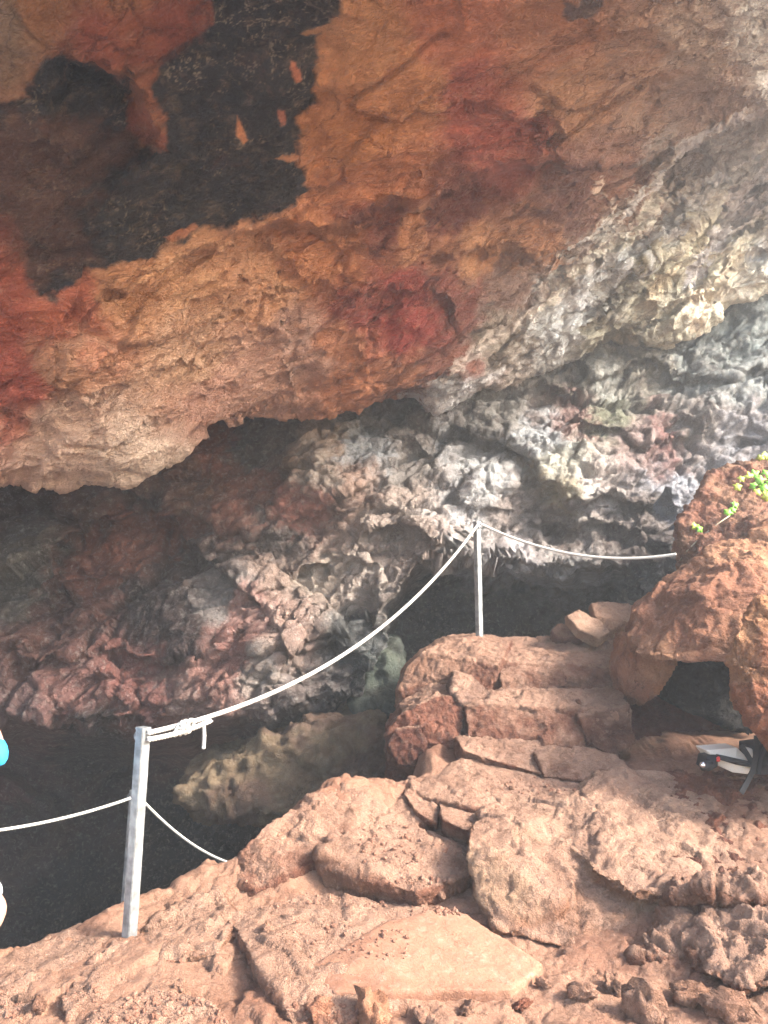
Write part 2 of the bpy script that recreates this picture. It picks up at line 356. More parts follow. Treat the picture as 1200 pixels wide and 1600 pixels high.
    C = np.clip(C * ALB_C * (1 + .2 * sstep(850, 1150, q[:, 0] + .3 * (q[:, 1] - 300)))[:, None], 0, .85)  # right part lifted in colour for the strong daylight there
    p = p.reshape(PX.shape + (3,)); C = C.reshape(p.shape)
    # behind the photographer and over the back of the mass
    back = [p[0] + np.array([0, -.45 * k, .10 * k + .02 * k * k]) for k in range(2, 0, -1)]
    over = [p[-1] + np.array([0, .16 * k, .14 * k ** 1.1]) for k in range(1, 30)]
    p = np.concatenate([back, p, over], 0); C = np.concatenate([np.repeat(C[:1], len(back), 0), C, np.repeat(C[-1:], len(over), 0)], 0)
    side = [p[:, -1] + np.array([.06 * k, .05 * k, .22 * k ** 1.2]) for k in range(1, 9)]
    p = np.concatenate([p, np.stack(side, 1)], 1); C = np.concatenate([C, np.repeat(C[:, -1:], len(side), 1)], 1)
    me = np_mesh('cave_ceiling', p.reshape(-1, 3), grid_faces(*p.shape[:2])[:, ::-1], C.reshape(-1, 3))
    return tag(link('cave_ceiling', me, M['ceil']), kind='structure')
ALB_C, ALB_W = 1.22, .74
CEILCOL = [(0, 40, (125, 100, 80)), (60, 20, (150, 100, 62)), (150, 60, (130, 72, 52)), (200, 30, (155, 95, 58)), (300, 40, (120, 62, 46)), (560, 60, (195, 135, 85)), (560, 200, (200, 130, 72)), (700, 60, (185, 112, 78)), (720, 130, (168, 88, 68)),
    (780, 230, (178, 95, 76)), (640, 130, (190, 125, 75)), (850, 60, (180, 120, 85)), (900, 140, (175, 125, 88)), (1000, 100, (168, 128, 102)), (1100, 80, (170, 148, 130)), (1180, 60, (185, 182, 176)), (1100, 180, (160, 135, 120)), (900, 310, (118, 76, 66)), (720, 330, (130, 72, 60)), (600, 350, (140, 75, 58)),
    (650, 372, (195, 128, 82)), (850, 380, (190, 132, 92)), (760, 390, (195, 135, 90)), (1000, 330, (145, 118, 104)), (600, 290, (188, 115, 70)), (500, 400, (205, 132, 82)), (300, 440, (214, 156, 108)), (430, 440, (212, 150, 105)), (200, 450, (208, 145, 95)), (30, 340, (120, 62, 46)),
    (30, 500, (168, 82, 58)), (100, 490, (195, 105, 72)), (20, 590, (190, 92, 70)), (90, 560, (208, 150, 112)), (300, 560, (218, 168, 132)), (100, 680, (222, 182, 158)), (200, 720, (226, 192, 168)), (400, 600, (208, 155, 130)), (350, 640, (205, 150, 126)), (480, 530, (198, 152, 132)), (560, 600, (205, 128, 82)),
    (540, 540, (195, 125, 85)), (620, 520, (160, 62, 50)), (560, 490, (150, 72, 56)), (650, 480, (165, 70, 55)), (700, 470, (140, 76, 62)), (700, 560, (135, 78, 58)), (640, 625, (110, 70, 60)), (620, 580, (170, 105, 70)), (800, 450, (138, 106, 92)), (860, 500, (190, 188, 185)), (900, 460, (178, 176, 172)), (780, 530, (150, 135, 120)), (700, 610, (165, 160, 158)),
    (1000, 420, (150, 142, 118)), (1050, 480, (162, 152, 130)), (1100, 400, (200, 188, 160)), (950, 530, (132, 122, 102)), (1170, 300, (230, 228, 215)), (1150, 430, (180, 170, 148)), (880, 330, (125, 82, 68)), (960, 290, (150, 105, 85)), (1130, 240, (160, 155, 150)), (1060, 290, (150, 140, 132)), (960, 400, (170, 165, 158)), (1200, 380, (205, 200, 185)), (-300, 300, (130, 75, 55)), (-300, 700, (205, 165, 140)), (1500, 200, (190, 185, 175))]
CEILPOLY = [
    ([(300, -400), (527, -400), (527, 10), (521, 42), (503, 60), (500, 165), (472, 192), (474, 250), (479, 300), (460, 325), (400, 342), (345, 352), (300, 368), (250, 386), (236, 400), (190, 408), (160, 430), (85, 462), (45, 452), (55, 395), (20, 345), (-40, 330), (-60, 190), (40, 150), (60, 110), (95, 84), (150, 105), (205, 128), (208, 185), (215, 225), (258, 232), (262, 195), (242, 150), (262, 95), (315, 60), (330, 30)], (36, 38, 42), 7, .98, 16, 4),
    ([(-60, 190), (60, 200), (170, 180), (240, 240), (150, 320), (120, 430), (60, 440), (40, 380), (-60, 330)], (98, 62, 48), 26, .62, 46, 3),
    ([(160, 15), (300, 10), (310, 45), (270, 90), (215, 110), (140, 95), (120, 50)], (140, 66, 48), 14, .6, 14, 5),
    ([(455, 92), (462, 95), (470, 118), (462, 122), (452, 108)], (205, 120, 80), 2, .95, 3, 12),
    ([(372, 188), (378, 196), (388, 218), (378, 224), (370, 210)], (215, 140, 85), 2, .95, 3, 12),
    ([(434, 172), (446, 172), (446, 194), (436, 196)], (180, 105, 75), 2, .9, 3, 12),
    ([(470, 58), (500, 42), (530, 38), (530, 44), (505, 50), (480, 60)], (190, 135, 90), 2, .9, 4, 12),
    ([(430, 250), (460, 244), (478, 248), (476, 254), (450, 256)], (200, 130, 80), 2, .9, 4, 12),
    ([(200, 170), (222, 165), (240, 195), (262, 215), (255, 232), (225, 225), (205, 205)], (150, 80, 58), 6, .8, 8, 8),
    ([(255, 362), (290, 355), (300, 345), (312, 362), (290, 372), (262, 374)], (205, 130, 85), 3, .9, 5, 12),
    ([(700, 190), (840, 185), (850, 215), (800, 250), (740, 262), (705, 240)], (185, 88, 72), 22, .4, 34, 3),
    ([(560, 500), (600, 470), (690, 480), (700, 530), (640, 560), (580, 550)], (165, 62, 52), 16, .5, 26, 4),
    ([(0, 560), (30, 570), (45, 598), (0, 606)], (205, 95, 65), 10, .4, 14, 6),
    ([(0, 655), (40, 665), (50, 690), (10, 695)], (205, 110, 85), 6, .6, 10, 6),
    ([(880, 0), (940, -10), (935, 18), (885, 22)], (70, 72, 78), 4, .8, 6, 8)]
WALLCOL = [(0, 790, (92, 66, 58)), (50, 850, (98, 92, 82)), (20, 900, (102, 96, 86)), (150, 780, (106, 76, 66)), (200, 760, (112, 86, 76)), (180, 850, (160, 86, 54)), (120, 900, (138, 72, 50)), (260, 830, (142, 76, 50)), (330, 700, (155, 86, 60)), (300, 770, (142, 98, 72)), (400, 700, (112, 98, 88)), (450, 740, (125, 95, 72)),  # wall tones with shade left in them, and pale haze at the right
    (380, 780, (155, 90, 64)), (430, 760, (150, 88, 62)), (520, 700, (185, 155, 128)), (500, 740, (190, 170, 150)), (570, 700, (172, 178, 182)), (480, 800, (170, 98, 76)), (440, 840, (96, 82, 76)), (300, 880, (86, 66, 60)), (350, 930, (142, 134, 128)), (330, 960, (150, 142, 136)), (420, 900, (172, 142, 122)), (500, 900, (192, 172, 150)), (560, 900, (190, 172, 156)), (300, 1010, (80, 60, 58)), (250, 940, (74, 58, 56)),
    (100, 950, (105, 66, 58)), (60, 1010, (138, 88, 72)), (100, 1080, (150, 95, 82)), (200, 1050, (152, 86, 72)), (230, 1090, (130, 75, 65)), (20, 1100, (130, 95, 90)), (330, 1060, (168, 112, 94)), (300, 1090, (160, 120, 105)), (420, 1050, (168, 152, 138)), (440, 1000, (178, 142, 122)), (390, 960, (182, 130, 115)), (370, 1010, (168, 108, 92)), (480, 1080, (120, 106, 100)), (560, 1000, (96, 100, 98)), (600, 1040, (82, 90, 86)), (520, 1110, (80, 78, 80)),
    (650, 720, (162, 152, 142)), (700, 700, (166, 166, 166)), (620, 800, (178, 156, 140)), (560, 780, (180, 140, 115)), (700, 820, (212, 196, 186)), (650, 860, (170, 146, 130)), (760, 740, (192, 196, 196)), (720, 780, (205, 205, 205)), (850, 680, (190, 200, 206)), (880, 730, (210, 212, 190)), (880, 760, (205, 192, 150)), (930, 760, (220, 208, 198)), (880, 820, (140, 120, 106)), (810, 800, (165, 150, 140)), (800, 860, (205, 198, 198)), (740, 870, (200, 196, 194)), (900, 885, (182, 176, 170)),
    (980, 830, (140, 124, 114)), (1020, 800, (135, 120, 110)), (1000, 700, (178, 150, 142)), (1050, 770, (186, 192, 204)), (1100, 600, (150, 160, 156)), (1180, 600, (165, 174, 170)), (950, 600, (162, 166, 156)), (1000, 580, (150, 146, 128)), (860, 580, (142, 132, 116)), (900, 640, (165, 120, 108)), (950, 640, (140, 145, 110)), (1080, 660, (160, 150, 140)), (1150, 520, (130, 145, 140)), (1040, 680, (165, 110, 100)), (1150, 680, (175, 172, 175)), (1100, 560, (140, 150, 145)), (680, 660, (120, 108, 100)), (780, 640, (140, 135, 125)),
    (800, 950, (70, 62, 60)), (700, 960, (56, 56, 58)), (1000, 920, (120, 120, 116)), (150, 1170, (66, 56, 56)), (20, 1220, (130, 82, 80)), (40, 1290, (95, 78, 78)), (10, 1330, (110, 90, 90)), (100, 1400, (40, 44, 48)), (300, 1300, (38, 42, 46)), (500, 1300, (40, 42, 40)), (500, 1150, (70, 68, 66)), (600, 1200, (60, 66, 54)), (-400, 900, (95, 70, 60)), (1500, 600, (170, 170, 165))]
WDEP = [(-1500, 300, 3.4), (-1500, 700, 3.2), (-1500, 1200, 3.2), (-1500, 2000, 3.2), (-700, 500, 7), (-700, 1100, 6.2), (-300, 700, 9.0), (-300, 1080, 7.2), (0, 700, 9.4), (0, 800, 9.0), (0, 950, 8.3), (0, 1100, 7.6), (150, 850, 8.6), (200, 1100, 7.5), (300, 700, 9.0), (300, 900, 8.1), (330, 1080, 7.4), (400, 700, 8.9),
        (450, 800, 8.3), (500, 620, 9.0), (520, 720, 8.3), (480, 950, 7.7), (480, 1080, 7.6), (560, 900, 8.0), (600, 720, 8.5), (600, 1040, 8.3), (700, 620, 9.2), (700, 830, 8.1), (760, 740, 8.5), (800, 880, 8.2), (860, 680, 8.7), (900, 750, 8.4), (900, 880, 8.4), (860, 820, 8.75), (900, 560, 9.4), (1000, 880, 8.9), (1000, 600, 9.3), (1050, 750, 8.9),
        (1200, 450, 10), (1200, 700, 9.5), (1200, 950, 9.2), (1100, 300, 11), (600, 300, 11), (0, 300, 11), (1600, 300, 10), (1600, 900, 9.2), (2300, 600, 8.0), (2300, 1200, 7.5), (-300, 1500, 8.5), (0, 1500, 9), (500, 1500, 9.5), (1200, 1500, 9.5), (2300, 2000, 8), (600, 2000, 9.5), (0, 2000, 9), (-700, 2000, 6.6)]
WCREASE = [
    ([(-420, 1165), (-200, 1150), (-30, 1150), (60, 1160), (130, 1158), (240, 1165), (330, 1158), (420, 1150), (520, 1115)], 2.8, 900, 42),
    ([(430, 1150), (500, 1122), (560, 1088), (596, 1035), (600, 985), (612, 945), (640, 915), (662, 892), (700, 885), (740, 893), (800, 890), (860, 903), (930, 898), (975, 900), (1000, 950), (1060, 960), (1250, 960), (1500, 960)], 3.6, 900, 12),
    ([(430, 660), (560, 655), (660, 700), (720, 780), (800, 800), (900, 800), (1000, 790)], .12, 60, 8),
    ([(700, 655), (760, 690), (820, 700), (880, 790), (960, 770), (1010, 790), (1050, 760)], .30, 55, 7),
    ([(780, 830), (830, 815), (900, 830), (960, 815), (1010, 840)], .28, 45, 7),
    ([(560, 840), (620, 820), (680, 850), (720, 840)], .22, 40, 6),
    ([(440, 1000), (480, 1010), (540, 985), (590, 960)], .30, 60, 7),
    ([(60, 870), (150, 815), (280, 800), (420, 840), (520, 790), (600, 740)], .22, 80, 8),
    ([(20, 950), (140, 905), (300, 870), (420, 850)], .15, 60, 8),
    ([(0, 1040), (90, 1030), (180, 1010), (260, 1040), (360, 985)], .18, 50, 7),
    ([(380, 930), (460, 905), (520, 860), (600, 880)], .16, 45, 7),
    ([(820, 590), (900, 610), (1000, 560), (1100, 600), (1200, 570)], .25, 70, 8),
    ([(860, 690), (930, 660), (1000, 690), (1090, 670), (1200, 700)], .18, 50, 7),
    ([(-100, 1215), (0, 1205), (60, 1240), (110, 1290)], -1.6, 60, 10)]
def build_wall():
    xs = axis(-1500, -30, 1230, 2300, 2.4, 40, 30); ys = axis(250, 430, 1480, 2100, 2.4, 12, 14)
    PX, PY = np.meshgrid(xs, ys); q = np.stack([PX.ravel(), PY.ravel()], 1)
    d = tps([c[:2] for c in WDEP], [c[2] for c in WDEP], q); d = creases(d, q, WCREASE, 4, 3)
    g = P(q[:, 0], q[:, 1], np.clip(d, 1, 20)).reshape(PX.shape + (3,))
    n = grid_normals(g).reshape(-1, 3); p = g.reshape(-1, 3)
    if (n[len(n) // 2] @ (np.array([0, 0, CZ]) - p[len(n) // 2])) < 0: n = -n
    vd = np.array([0, 0, CZ]) - p; vd /= np.linalg.norm(vd, axis=1, keepdims=True); steep = .12 + .88 * sstep(.08, .5, (n * vd).sum(1))
    # relief leans mostly out of the wall, never sideways over the undercuts
    n = n * .6 + np.array([0, -1, 0]) * .4; n /= np.linalg.norm(n, axis=1, keepdims=True)
    wflow = lambda p: np.stack([(p[:, 0] * .93 + p[:, 2] * .37) * .65, p[:, 1] * .7, (-p[:, 0] * .37 + p[:, 2] * .93) * 1.15], 1)
    knob = .15 + .85 * sstep(250, 600, q[:, 0])
    dd = relief(p, .22, 1.5, 5, 1.5, wflow) + knob * relief(p, .050, .50, 40, 1.5, wflow) + relief(p, .011, .12, 77, .8)
    p = p + n * (dd * steep)[:, None]
    wq = q + 26 * np.stack([fbm(p * 2.5, 6, 61, .62), fbm(p * 2.5, 6, 71, .62)], 1)
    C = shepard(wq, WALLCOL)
    C = desat(C, .70) * (1 + .25 * sstep(680, 380, q[:, 0]))[:, None]  # left side lifted to offset the shade held in its colours
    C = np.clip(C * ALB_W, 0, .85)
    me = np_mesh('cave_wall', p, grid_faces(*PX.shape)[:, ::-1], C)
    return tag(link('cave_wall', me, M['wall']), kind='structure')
build_ceiling(); build_wall()
def build_haze():
    b = bmesh.new(); bmesh.ops.create_cube(b, size=1, matrix=Matrix.Translation((0, 3, 2)) @ Matrix.Diagonal((64, 64, 18, 1)))
    me = bpy.data.meshes.new('haze'); b.to_mesh(me); b.free(); m = bpy.data.materials.new('cave_air'); m.use_nodes = True; t = m.node_tree; t.nodes.clear()
    o_ = t.nodes.new('ShaderNodeOutputMaterial'); v = t.nodes.new('ShaderNodeVolumePrincipled'); v.inputs['Color'].default_value = (.93, .97, 1, 1); v.inputs['Density'].default_value = HAZE; v.inputs['Anisotropy'].default_value = .2
    t.links.new(v.outputs[0], o_.inputs['Volume']); tag(link('haze', me, m), kind='stuff')
HAZE = .0056
build_haze()

# ------------------------------------------------------------------ ground and cave floor
def build_ground():
    r = np.concatenate([np.linspace(0, 12, 50), 12 + 17 * np.linspace(0, 1, 26)[1:] ** 1.5]); a = np.linspace(0, 2 * math.pi, 97)
    Rr, A = np.meshgrid(r, a, indexing='ij'); x = Rr * np.cos(A); y = 3 + Rr * np.sin(A)
    z = -.25 + .06 * noise(np.stack([x.ravel() / 3, y.ravel() / 3, 0 * x.ravel()], 1), 2).reshape(x.shape) * (Rr < 60)
    z = z - .5 * (sstep(.4, 1.2, y) * sstep(6.5, 5.2, np.abs(x)) * (y < 9)) + .0
    pit = sstep(3.0, 4.4, y + .3 * x.clip(-9, 0)) * sstep(14.5, 12, y) * sstep(-9, -6, x) * sstep(7.5, 5.5, x)
    z = z - 5.5 * pit
    p = np.stack([x, y, z], -1); C = np.tile(lin((190, 164, 140)) , (p.size // 3, 1))
    tag(link('ground', np_mesh('ground', p.reshape(-1, 3), grid_faces(*x.shape), C), M['floor']), kind='structure')
build_ground()
FPTS = [(0, 1600, 3.05), (300, 1600, 3.0), (600, 1600, 3.0), (900, 1600, 3.0), (1200, 1600, 2.95), (0, 1500, 3.5), (190, 1462, 3.6), (100, 1480, 3.6), (300, 1470, 3.55), (350, 1400, 3.95), (400, 1330, 4.15), (470, 1270, 4.35), (560, 1225, 4.6), (640, 1215, 4.85), (480, 1400, 3.95), (600, 1430, 3.85), (720, 1440, 3.8), (560, 1340, 4.25), (700, 1330, 4.35), (850, 1520, 3.4),
        (720, 1215, 4.95), (800, 1250, 4.75), (900, 1250, 4.8), (1000, 1200, 5.1), (1100, 1200, 5.0), (1200, 1230, 4.7), (1050, 1560, 3.2), (1200, 1500, 3.3), (850, 1210, 5.2), (950, 1190, 5.4)]
def floor_build():
    pp = P(*np.array(FPTS).T); xy = list(map(tuple, pp[:, :2])); z = list(pp[:, 2])
    for x in (-3, -1, 1, 3, 5): xy += [(x, 0.4), (x, 1.8)]; z += [-.15, -.13]
    xy += [(-3, 3.3), (5, 3), (5, 5), (3.4, 6), (2, 6.2), (1, 6.3)]; z += [-.1, .3, .7, .8, .8, .7]
    xs = axis(-4.5, -1.9, 2.4, 6.0, .0105, 20, 20); ys = axis(-.6, 2.8, 4.9, 7.2, .0105, 25, 25)
    X, Y = np.meshgrid(xs, ys); q = np.stack([X.ravel(), Y.ravel()], 1)
    h = tps(xy, z, q)
    p3 = np.stack([q[:, 0], q[:, 1], 0 * q[:, 0]], 1)
    ed = [(-9, 2.9), (-3, 3.2), (-1.9, 3.55), (-1.42, 3.85), (-.95, 4.2), (-.62, 4.42), (-.2, 4.75), (.15, 5.0), (.25, 5.6), (.3, 7.4)]
    ds, sd_, t = polydist(q + .12 * np.stack([fbm(p3 * 2, 4, 1), fbm(p3 * 2, 4, 2)], 1), ed); x = ds * sd_   # positive on the far/left side
    far = np.clip(x, 0, None)
    h = h + relief(p3 + np.stack([0 * h, 0 * h, h], 1), .024, .5, 8, 1.6) + relief(p3, .006, .10, 9, 1.4)
    h = h - (far * 2.6 + .0) - .10 * sstep(-.12, .05, x)
    h = np.maximum(h, -4.5)
    c1, c2 = lin((208, 156, 128)) * .50, lin((176, 118, 92)) * .48; c1 = desat(c1[None], .9) * [1, 1, .93]; c2 = desat(c2[None], .9) * [1, 1, .93]; m = sstep(-.2, .4, fbm(p3 * 1.6, 6, 30, .6))[:, None]
    C = (c1 * (1 - m * .7) + c2 * m * .7)
    me = np_mesh('cave_floor', np.stack([q[:, 0], q[:, 1], h], 1), grid_faces(*X.shape), C)
    return tag(link('cave_floor', me, M['floor']), kind='structure')
floor_o = floor_build()

# ------------------------------------------------------------------ rocks: hulls of their corners, weathered
def hull_bm(bm, pts):
    vs = [bm.verts.new(p) for p in pts]; r = bmesh.ops.convex_hull(bm, input=vs)
    kill = list({e for e in r['geom_interior'] + r['geom_unused'] if isinstance(e, bmesh.types.BMVert)})
    bmesh.ops.delete(bm, geom=kill, context='VERTS')
ROCKS = []
def rock(name, hulls, label, cat='rock', voxel=.012, amp=.04, size=.35, seed=1, mat='step', c1=(205, 150, 122), c2=(160, 90, 68), facets=1.0, smooth=1, cs=2.0, parent=None, group=None, fine=.006, fsize=.08, cfun=None):
    """hulls: list of (points (px,py,Y), list of world offsets that give the hidden back corners)"""
    big = bmesh.new()
    for pts, offs in hulls:
        b = bmesh.new(); w0 = [Vector(P(*p).tolist()) for p in pts]; allp = list(w0)
        for o in offs: allp += [p + Vector(o) for p in w0]
        hull_bm(b, allp); me_ = bpy.data.meshes.new('t'); b.to_mesh(me_); b.free(); big.from_mesh(me_); bpy.data.meshes.remove(me_)
    me = bpy.data.meshes.new('t'); bmesh.ops.recalc_face_normals(big, faces=big.faces); big.to_mesh(me); big.free()
    t = bpy.data.objects.new('t', me); COL.objects.link(t)
    m = t.modifiers.new('r', 'REMESH'); m.mode = 'VOXEL'; m.voxel_size = voxel
    m2 = t.modifiers.new('s', 'SMOOTH'); m2.iterations = smooth; m2.factor = .6
    dg = bpy.context.evaluated_depsgraph_get(); me2 = bpy.data.meshes.new_from_object(t.evaluated_get(dg))
    bpy.data.objects.remove(t); bpy.data.meshes.remove(me)
    co, no = get_vn(me2)
    co = co + no * (relief(co, amp, size, seed, facets) + relief(co, fine, fsize, seed + 3, .9))[:, None]
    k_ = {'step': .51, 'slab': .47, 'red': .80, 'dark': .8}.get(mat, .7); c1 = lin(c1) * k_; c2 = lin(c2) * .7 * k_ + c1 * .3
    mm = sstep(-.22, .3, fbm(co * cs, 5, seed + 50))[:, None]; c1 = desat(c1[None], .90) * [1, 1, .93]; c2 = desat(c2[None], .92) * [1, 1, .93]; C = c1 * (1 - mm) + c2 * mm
    if mat == 'step':
        up_ = sstep(.5, .93, no[:, 2] + .25 * fbm(co * 7, 4, 88))[:, None]; lit_top = desat(lin((224, 178, 148))[None], .95) * .54; C = C * .92 * (1 - .85 * up_) + lit_top * .85 * up_  # light on the treads painted into upward faces, in a dusty pale tone
    if cfun is not None: C = cfun(co, no, C)
    base = np.array([co[:, 0].mean(), co[:, 1].mean(), co[:, 2].min()]); me2.vertices.foreach_set('co', (co - base).astype(np.float32).ravel())
    me2.polygons.foreach_set('use_smooth', np.ones(len(me2.polygons), bool)); me2.update(); me2.materials.clear(); set_col(me2, C); me2.name = name
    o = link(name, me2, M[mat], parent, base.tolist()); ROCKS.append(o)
    if label: tag(o, label, cat, group)
    return o
D = lambda *o: [(x, y, z) for x, y, z in o]
BK = [(0, .5, -.05), (0, .3, -.5)]
# the stair, top to bottom
rock('landing_rock', [([(622, 1080, 6.1), (632, 1050, 6.2), (660, 1018, 6.3), (700, 996, 6.5), (745, 990, 6.7), (800, 1000, 6.6), (780, 1040, 6.0), (760, 1088, 5.95), (680, 1100, 6.0)], [(0, .7, -.02), (0, .2, -.6)]),
                      ([(770, 1000, 6.8), (970, 990, 7.0), (1010, 985, 7.0), (780, 1034, 6.15), (975, 1040, 6.15), (1010, 1085, 6.0), (775, 1082, 6.05)], [(0, .5, -.05), (0, .2, -.6)])],
     'sandy ledge at the top of the stair, with a metal post standing on it', 'rock ledge', amp=.032, size=.38, seed=3, fine=.007, smooth=2)
rock('step_rock', [([(722, 1098, 5.55), (800, 1078, 5.75), (975, 1082, 5.8), (990, 1110, 5.5), (985, 1175, 5.35), (880, 1168, 5.32), (730, 1150, 5.4)], [(0, .55, .0), (0, .5, -.5)])],
     'broad cracked rock step just below the top ledge', 'rock step', amp=.034, size=.32, seed=14, fine=.007, smooth=2)
rock('boulder', [([(602, 1150, 5.5), (625, 1112, 5.5), (680, 1085, 5.6), (725, 1085, 5.65), (722, 1165, 5.45), (690, 1195, 5.5), (640, 1200, 5.6)], [(0, .6, 0), (0, .4, -.6)])],
     'rounded red boulder on the left side of the stair, below the top ledge', 'boulder', seed=5, smooth=2, c1=(180, 112, 88), c2=(140, 80, 62))
rock('step_slab', [([(716, 1160, 5.15), (760, 1152, 5.35), (900, 1168, 5.35), (965, 1176, 5.4), (970, 1215, 5.1), (840, 1207, 4.98), (770, 1188, 5.02), (722, 1172, 5.08)], [(0, .3, 0), (0, .3, -.3)])],
     'thin long stone slab forming the middle step', 'rock step', amp=.022, size=.25, seed=21, smooth=2)
rock('step_slab', [([(690, 1200, 5.0), (720, 1182, 5.1), (880, 1215, 5.1), (930, 1220, 5.1), (640, 1232, 4.75), (660, 1245, 4.6), (735, 1262, 4.45), (860, 1262, 4.55)], [(0, .2, -.3), (0, .1, -.15)])],
     'wide flat tread of layered stone with fine cracks, midway up the stair', 'rock step', amp=.018, size=.3, seed=22, smooth=2)
rock('edge_stone', [([(630, 1240, 4.6), (645, 1222, 4.75), (690, 1245, 4.65), (684, 1290, 4.4), (650, 1268, 4.45)], [(0, .25, .0), (0, .2, -.2)])],
     'small block at the left end of the flat tread, beside the drop', 'rock', amp=.018, size=.2, seed=23)
rock('edge_stone', [([(684, 1252, 4.55), (700, 1248, 4.65), (748, 1262, 4.6), (748, 1304, 4.3), (732, 1300, 4.25), (690, 1280, 4.35)], [(0, .25, .0), (0, .2, -.2)])],
     'square block under the front edge of the flat tread, by the big pitted boulder', 'rock', amp=.018, size=.2, seed=24)
rock('ridge_rock', [([(345, 1372, 4.05), (400, 1300, 4.2), (470, 1252, 4.4), (540, 1226, 4.6), (640, 1215, 4.9), (690, 1262, 4.6), (640, 1300, 4.35), (520, 1330, 4.15), (400, 1392, 3.95)], [(0, .25, -.25), (0, .1, -.6)])],
     'sloping rock ridge along the edge of the dark drop', 'rock ridge', amp=.035, size=.35, seed=31, smooth=2)
rock('step_rock', [([(494, 1330, 4.05), (540, 1300, 4.25), (640, 1285, 4.45), (735, 1330, 4.3), (738, 1368, 4.0), (650, 1396, 3.85), (590, 1372, 3.93), (510, 1358, 4.0)], [(0, .2, -.05), (0, .15, -.3)])],
     'low rock step with a jagged front edge, left of the big pitted boulder', 'rock step', amp=.03, size=.3, seed=32, smooth=2, c2=(175, 108, 84))
rock('step_rock', [([(350, 1425, 3.75), (480, 1392, 3.95), (650, 1412, 3.95), (735, 1420, 3.9), (700, 1560, 3.2), (560, 1556, 3.15), (440, 1548, 3.1), (395, 1500, 3.3), (452, 1600, 2.98), (475, 1620, 2.95)], [(0.05, .05, -.35)])],
     'large lowest rock step with an orange side face dropping to the left', 'rock step', amp=.028, size=.4, seed=33, smooth=2, c1=(208, 152, 124), c2=(190, 126, 98), fine=.006)
rock('worn_slab', [([(470, 1512, 3.3), (600, 1438, 3.60), (690, 1416, 3.74), (730, 1428, 3.70), (850, 1506, 3.37), (800, 1546, 3.19), (520, 1550, 3.11)], [(0, .02, -.2)])],
     'smooth pale worn slab at the foot of the stair', 'stone slab', amp=.012, size=.5, seed=34, smooth=5, mat='slab', c1=(200, 146, 118), c2=(186, 130, 104), facets=.4, fine=.002, voxel=.01)
rock('boulder', [([(728, 1310, 4.0), (745, 1272, 4.3), (840, 1250, 4.5), (930, 1255, 4.5), (905, 1330, 4.1), (880, 1420, 3.72), (800, 1450, 3.68), (745, 1410, 3.8), (850, 1475, 3.65)], [(.05, .3, 0), (.1, .3, -.3)]),
                 ([(860, 1290, 4.3), (930, 1205, 4.8), (975, 1190, 4.9), (1040, 1203, 4.85), (1110, 1258, 4.6), (1230, 1300, 4.4), (1220, 1345, 4.1), (1060, 1372, 3.85), (1045, 1400, 3.68), (995, 1402, 3.66), (930, 1362, 3.8)], [(0, .25, -.12)]),
                 ([(738, 1390, 3.9), (745, 1300, 4.15), (900, 1290, 4.25), (1050, 1385, 3.85), (1240, 1350, 4.1), (775, 1455, 3.66), (870, 1478, 3.6), (965, 1500, 3.58), (1100, 1490, 3.66), (1240, 1480, 3.75)], [(0, .5, -.3)])],
     'big pitted boulder in the middle of the floor, right of the stair', 'boulder', amp=.040, size=.45, seed=41, smooth=2, c1=(226, 180, 146), c2=(190, 120, 86), fine=.005, fsize=.14, facets=1.1)
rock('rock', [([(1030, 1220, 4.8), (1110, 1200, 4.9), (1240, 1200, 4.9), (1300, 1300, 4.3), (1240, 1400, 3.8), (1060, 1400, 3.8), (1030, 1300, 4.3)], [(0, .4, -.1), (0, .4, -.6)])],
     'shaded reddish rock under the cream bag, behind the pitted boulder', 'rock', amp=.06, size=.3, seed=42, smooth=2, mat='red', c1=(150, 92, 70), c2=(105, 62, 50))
rock('boulder', [([(1040, 1402, 3.6), (1075, 1367, 3.75), (1160, 1362, 3.75), (1280, 1345, 3.8), (1280, 1400, 3.5), (1160, 1408, 3.45), (1110, 1384, 3.5)], [(0, .12, -.09)]),
                 ([(1125, 1425, 3.5), (1280, 1395, 3.5), (1280, 1530, 3.1), (1170, 1550, 3.05), (1100, 1522, 3.2), (1082, 1475, 3.4)], [(0, .3, -.1)]),
                 ([(1040, 1420, 3.62), (1080, 1415, 3.62), (1085, 1500, 3.4), (985, 1500, 3.45)], [(0, .25, -.1)])],
     'rough brown boulder cut by the right edge, in front of the pitted boulder', 'boulder', amp=.06, size=.28, seed=43, smooth=2, c1=(196, 138, 108), c2=(150, 92, 70), fine=.004, fsize=.12)
rock('rock', [([(700, 1075, 5.75), (712, 1052, 5.85), (738, 1055, 5.85), (765, 1085, 5.75), (760, 1100, 5.65), (712, 1098, 5.6)], [(0, .25, 0), (0, .2, -.1)])],
     'small grey brown rock wedged between the top ledge and the broad cracked step', 'rock', amp=.02, size=.15, seed=101, c1=(175, 135, 120), c2=(140, 96, 82))
rock('rock', [([(606, 1165, 5.4), (622, 1140, 5.42), (655, 1135, 5.42), (668, 1160, 5.38), (650, 1200, 5.36), (620, 1196, 5.38)], [(0, .25, 0)])],
     'dark red lump hanging low on the left flank of the stair', 'rock', amp=.02, size=.2, seed=102, c1=(150, 88, 70), c2=(110, 64, 54))
rock('rock', [([(838, 1180, 5.1), (880, 1168, 5.25), (965, 1176, 5.3), (985, 1205, 5.1), (930, 1222, 4.98), (850, 1214, 4.95)], [(0, .3, 0), (0, .2, -.15)])],
     'blocky stone at the right end of the thin middle step', 'rock', amp=.025, size=.2, seed=103, c1=(190, 130, 104), c2=(150, 94, 74))
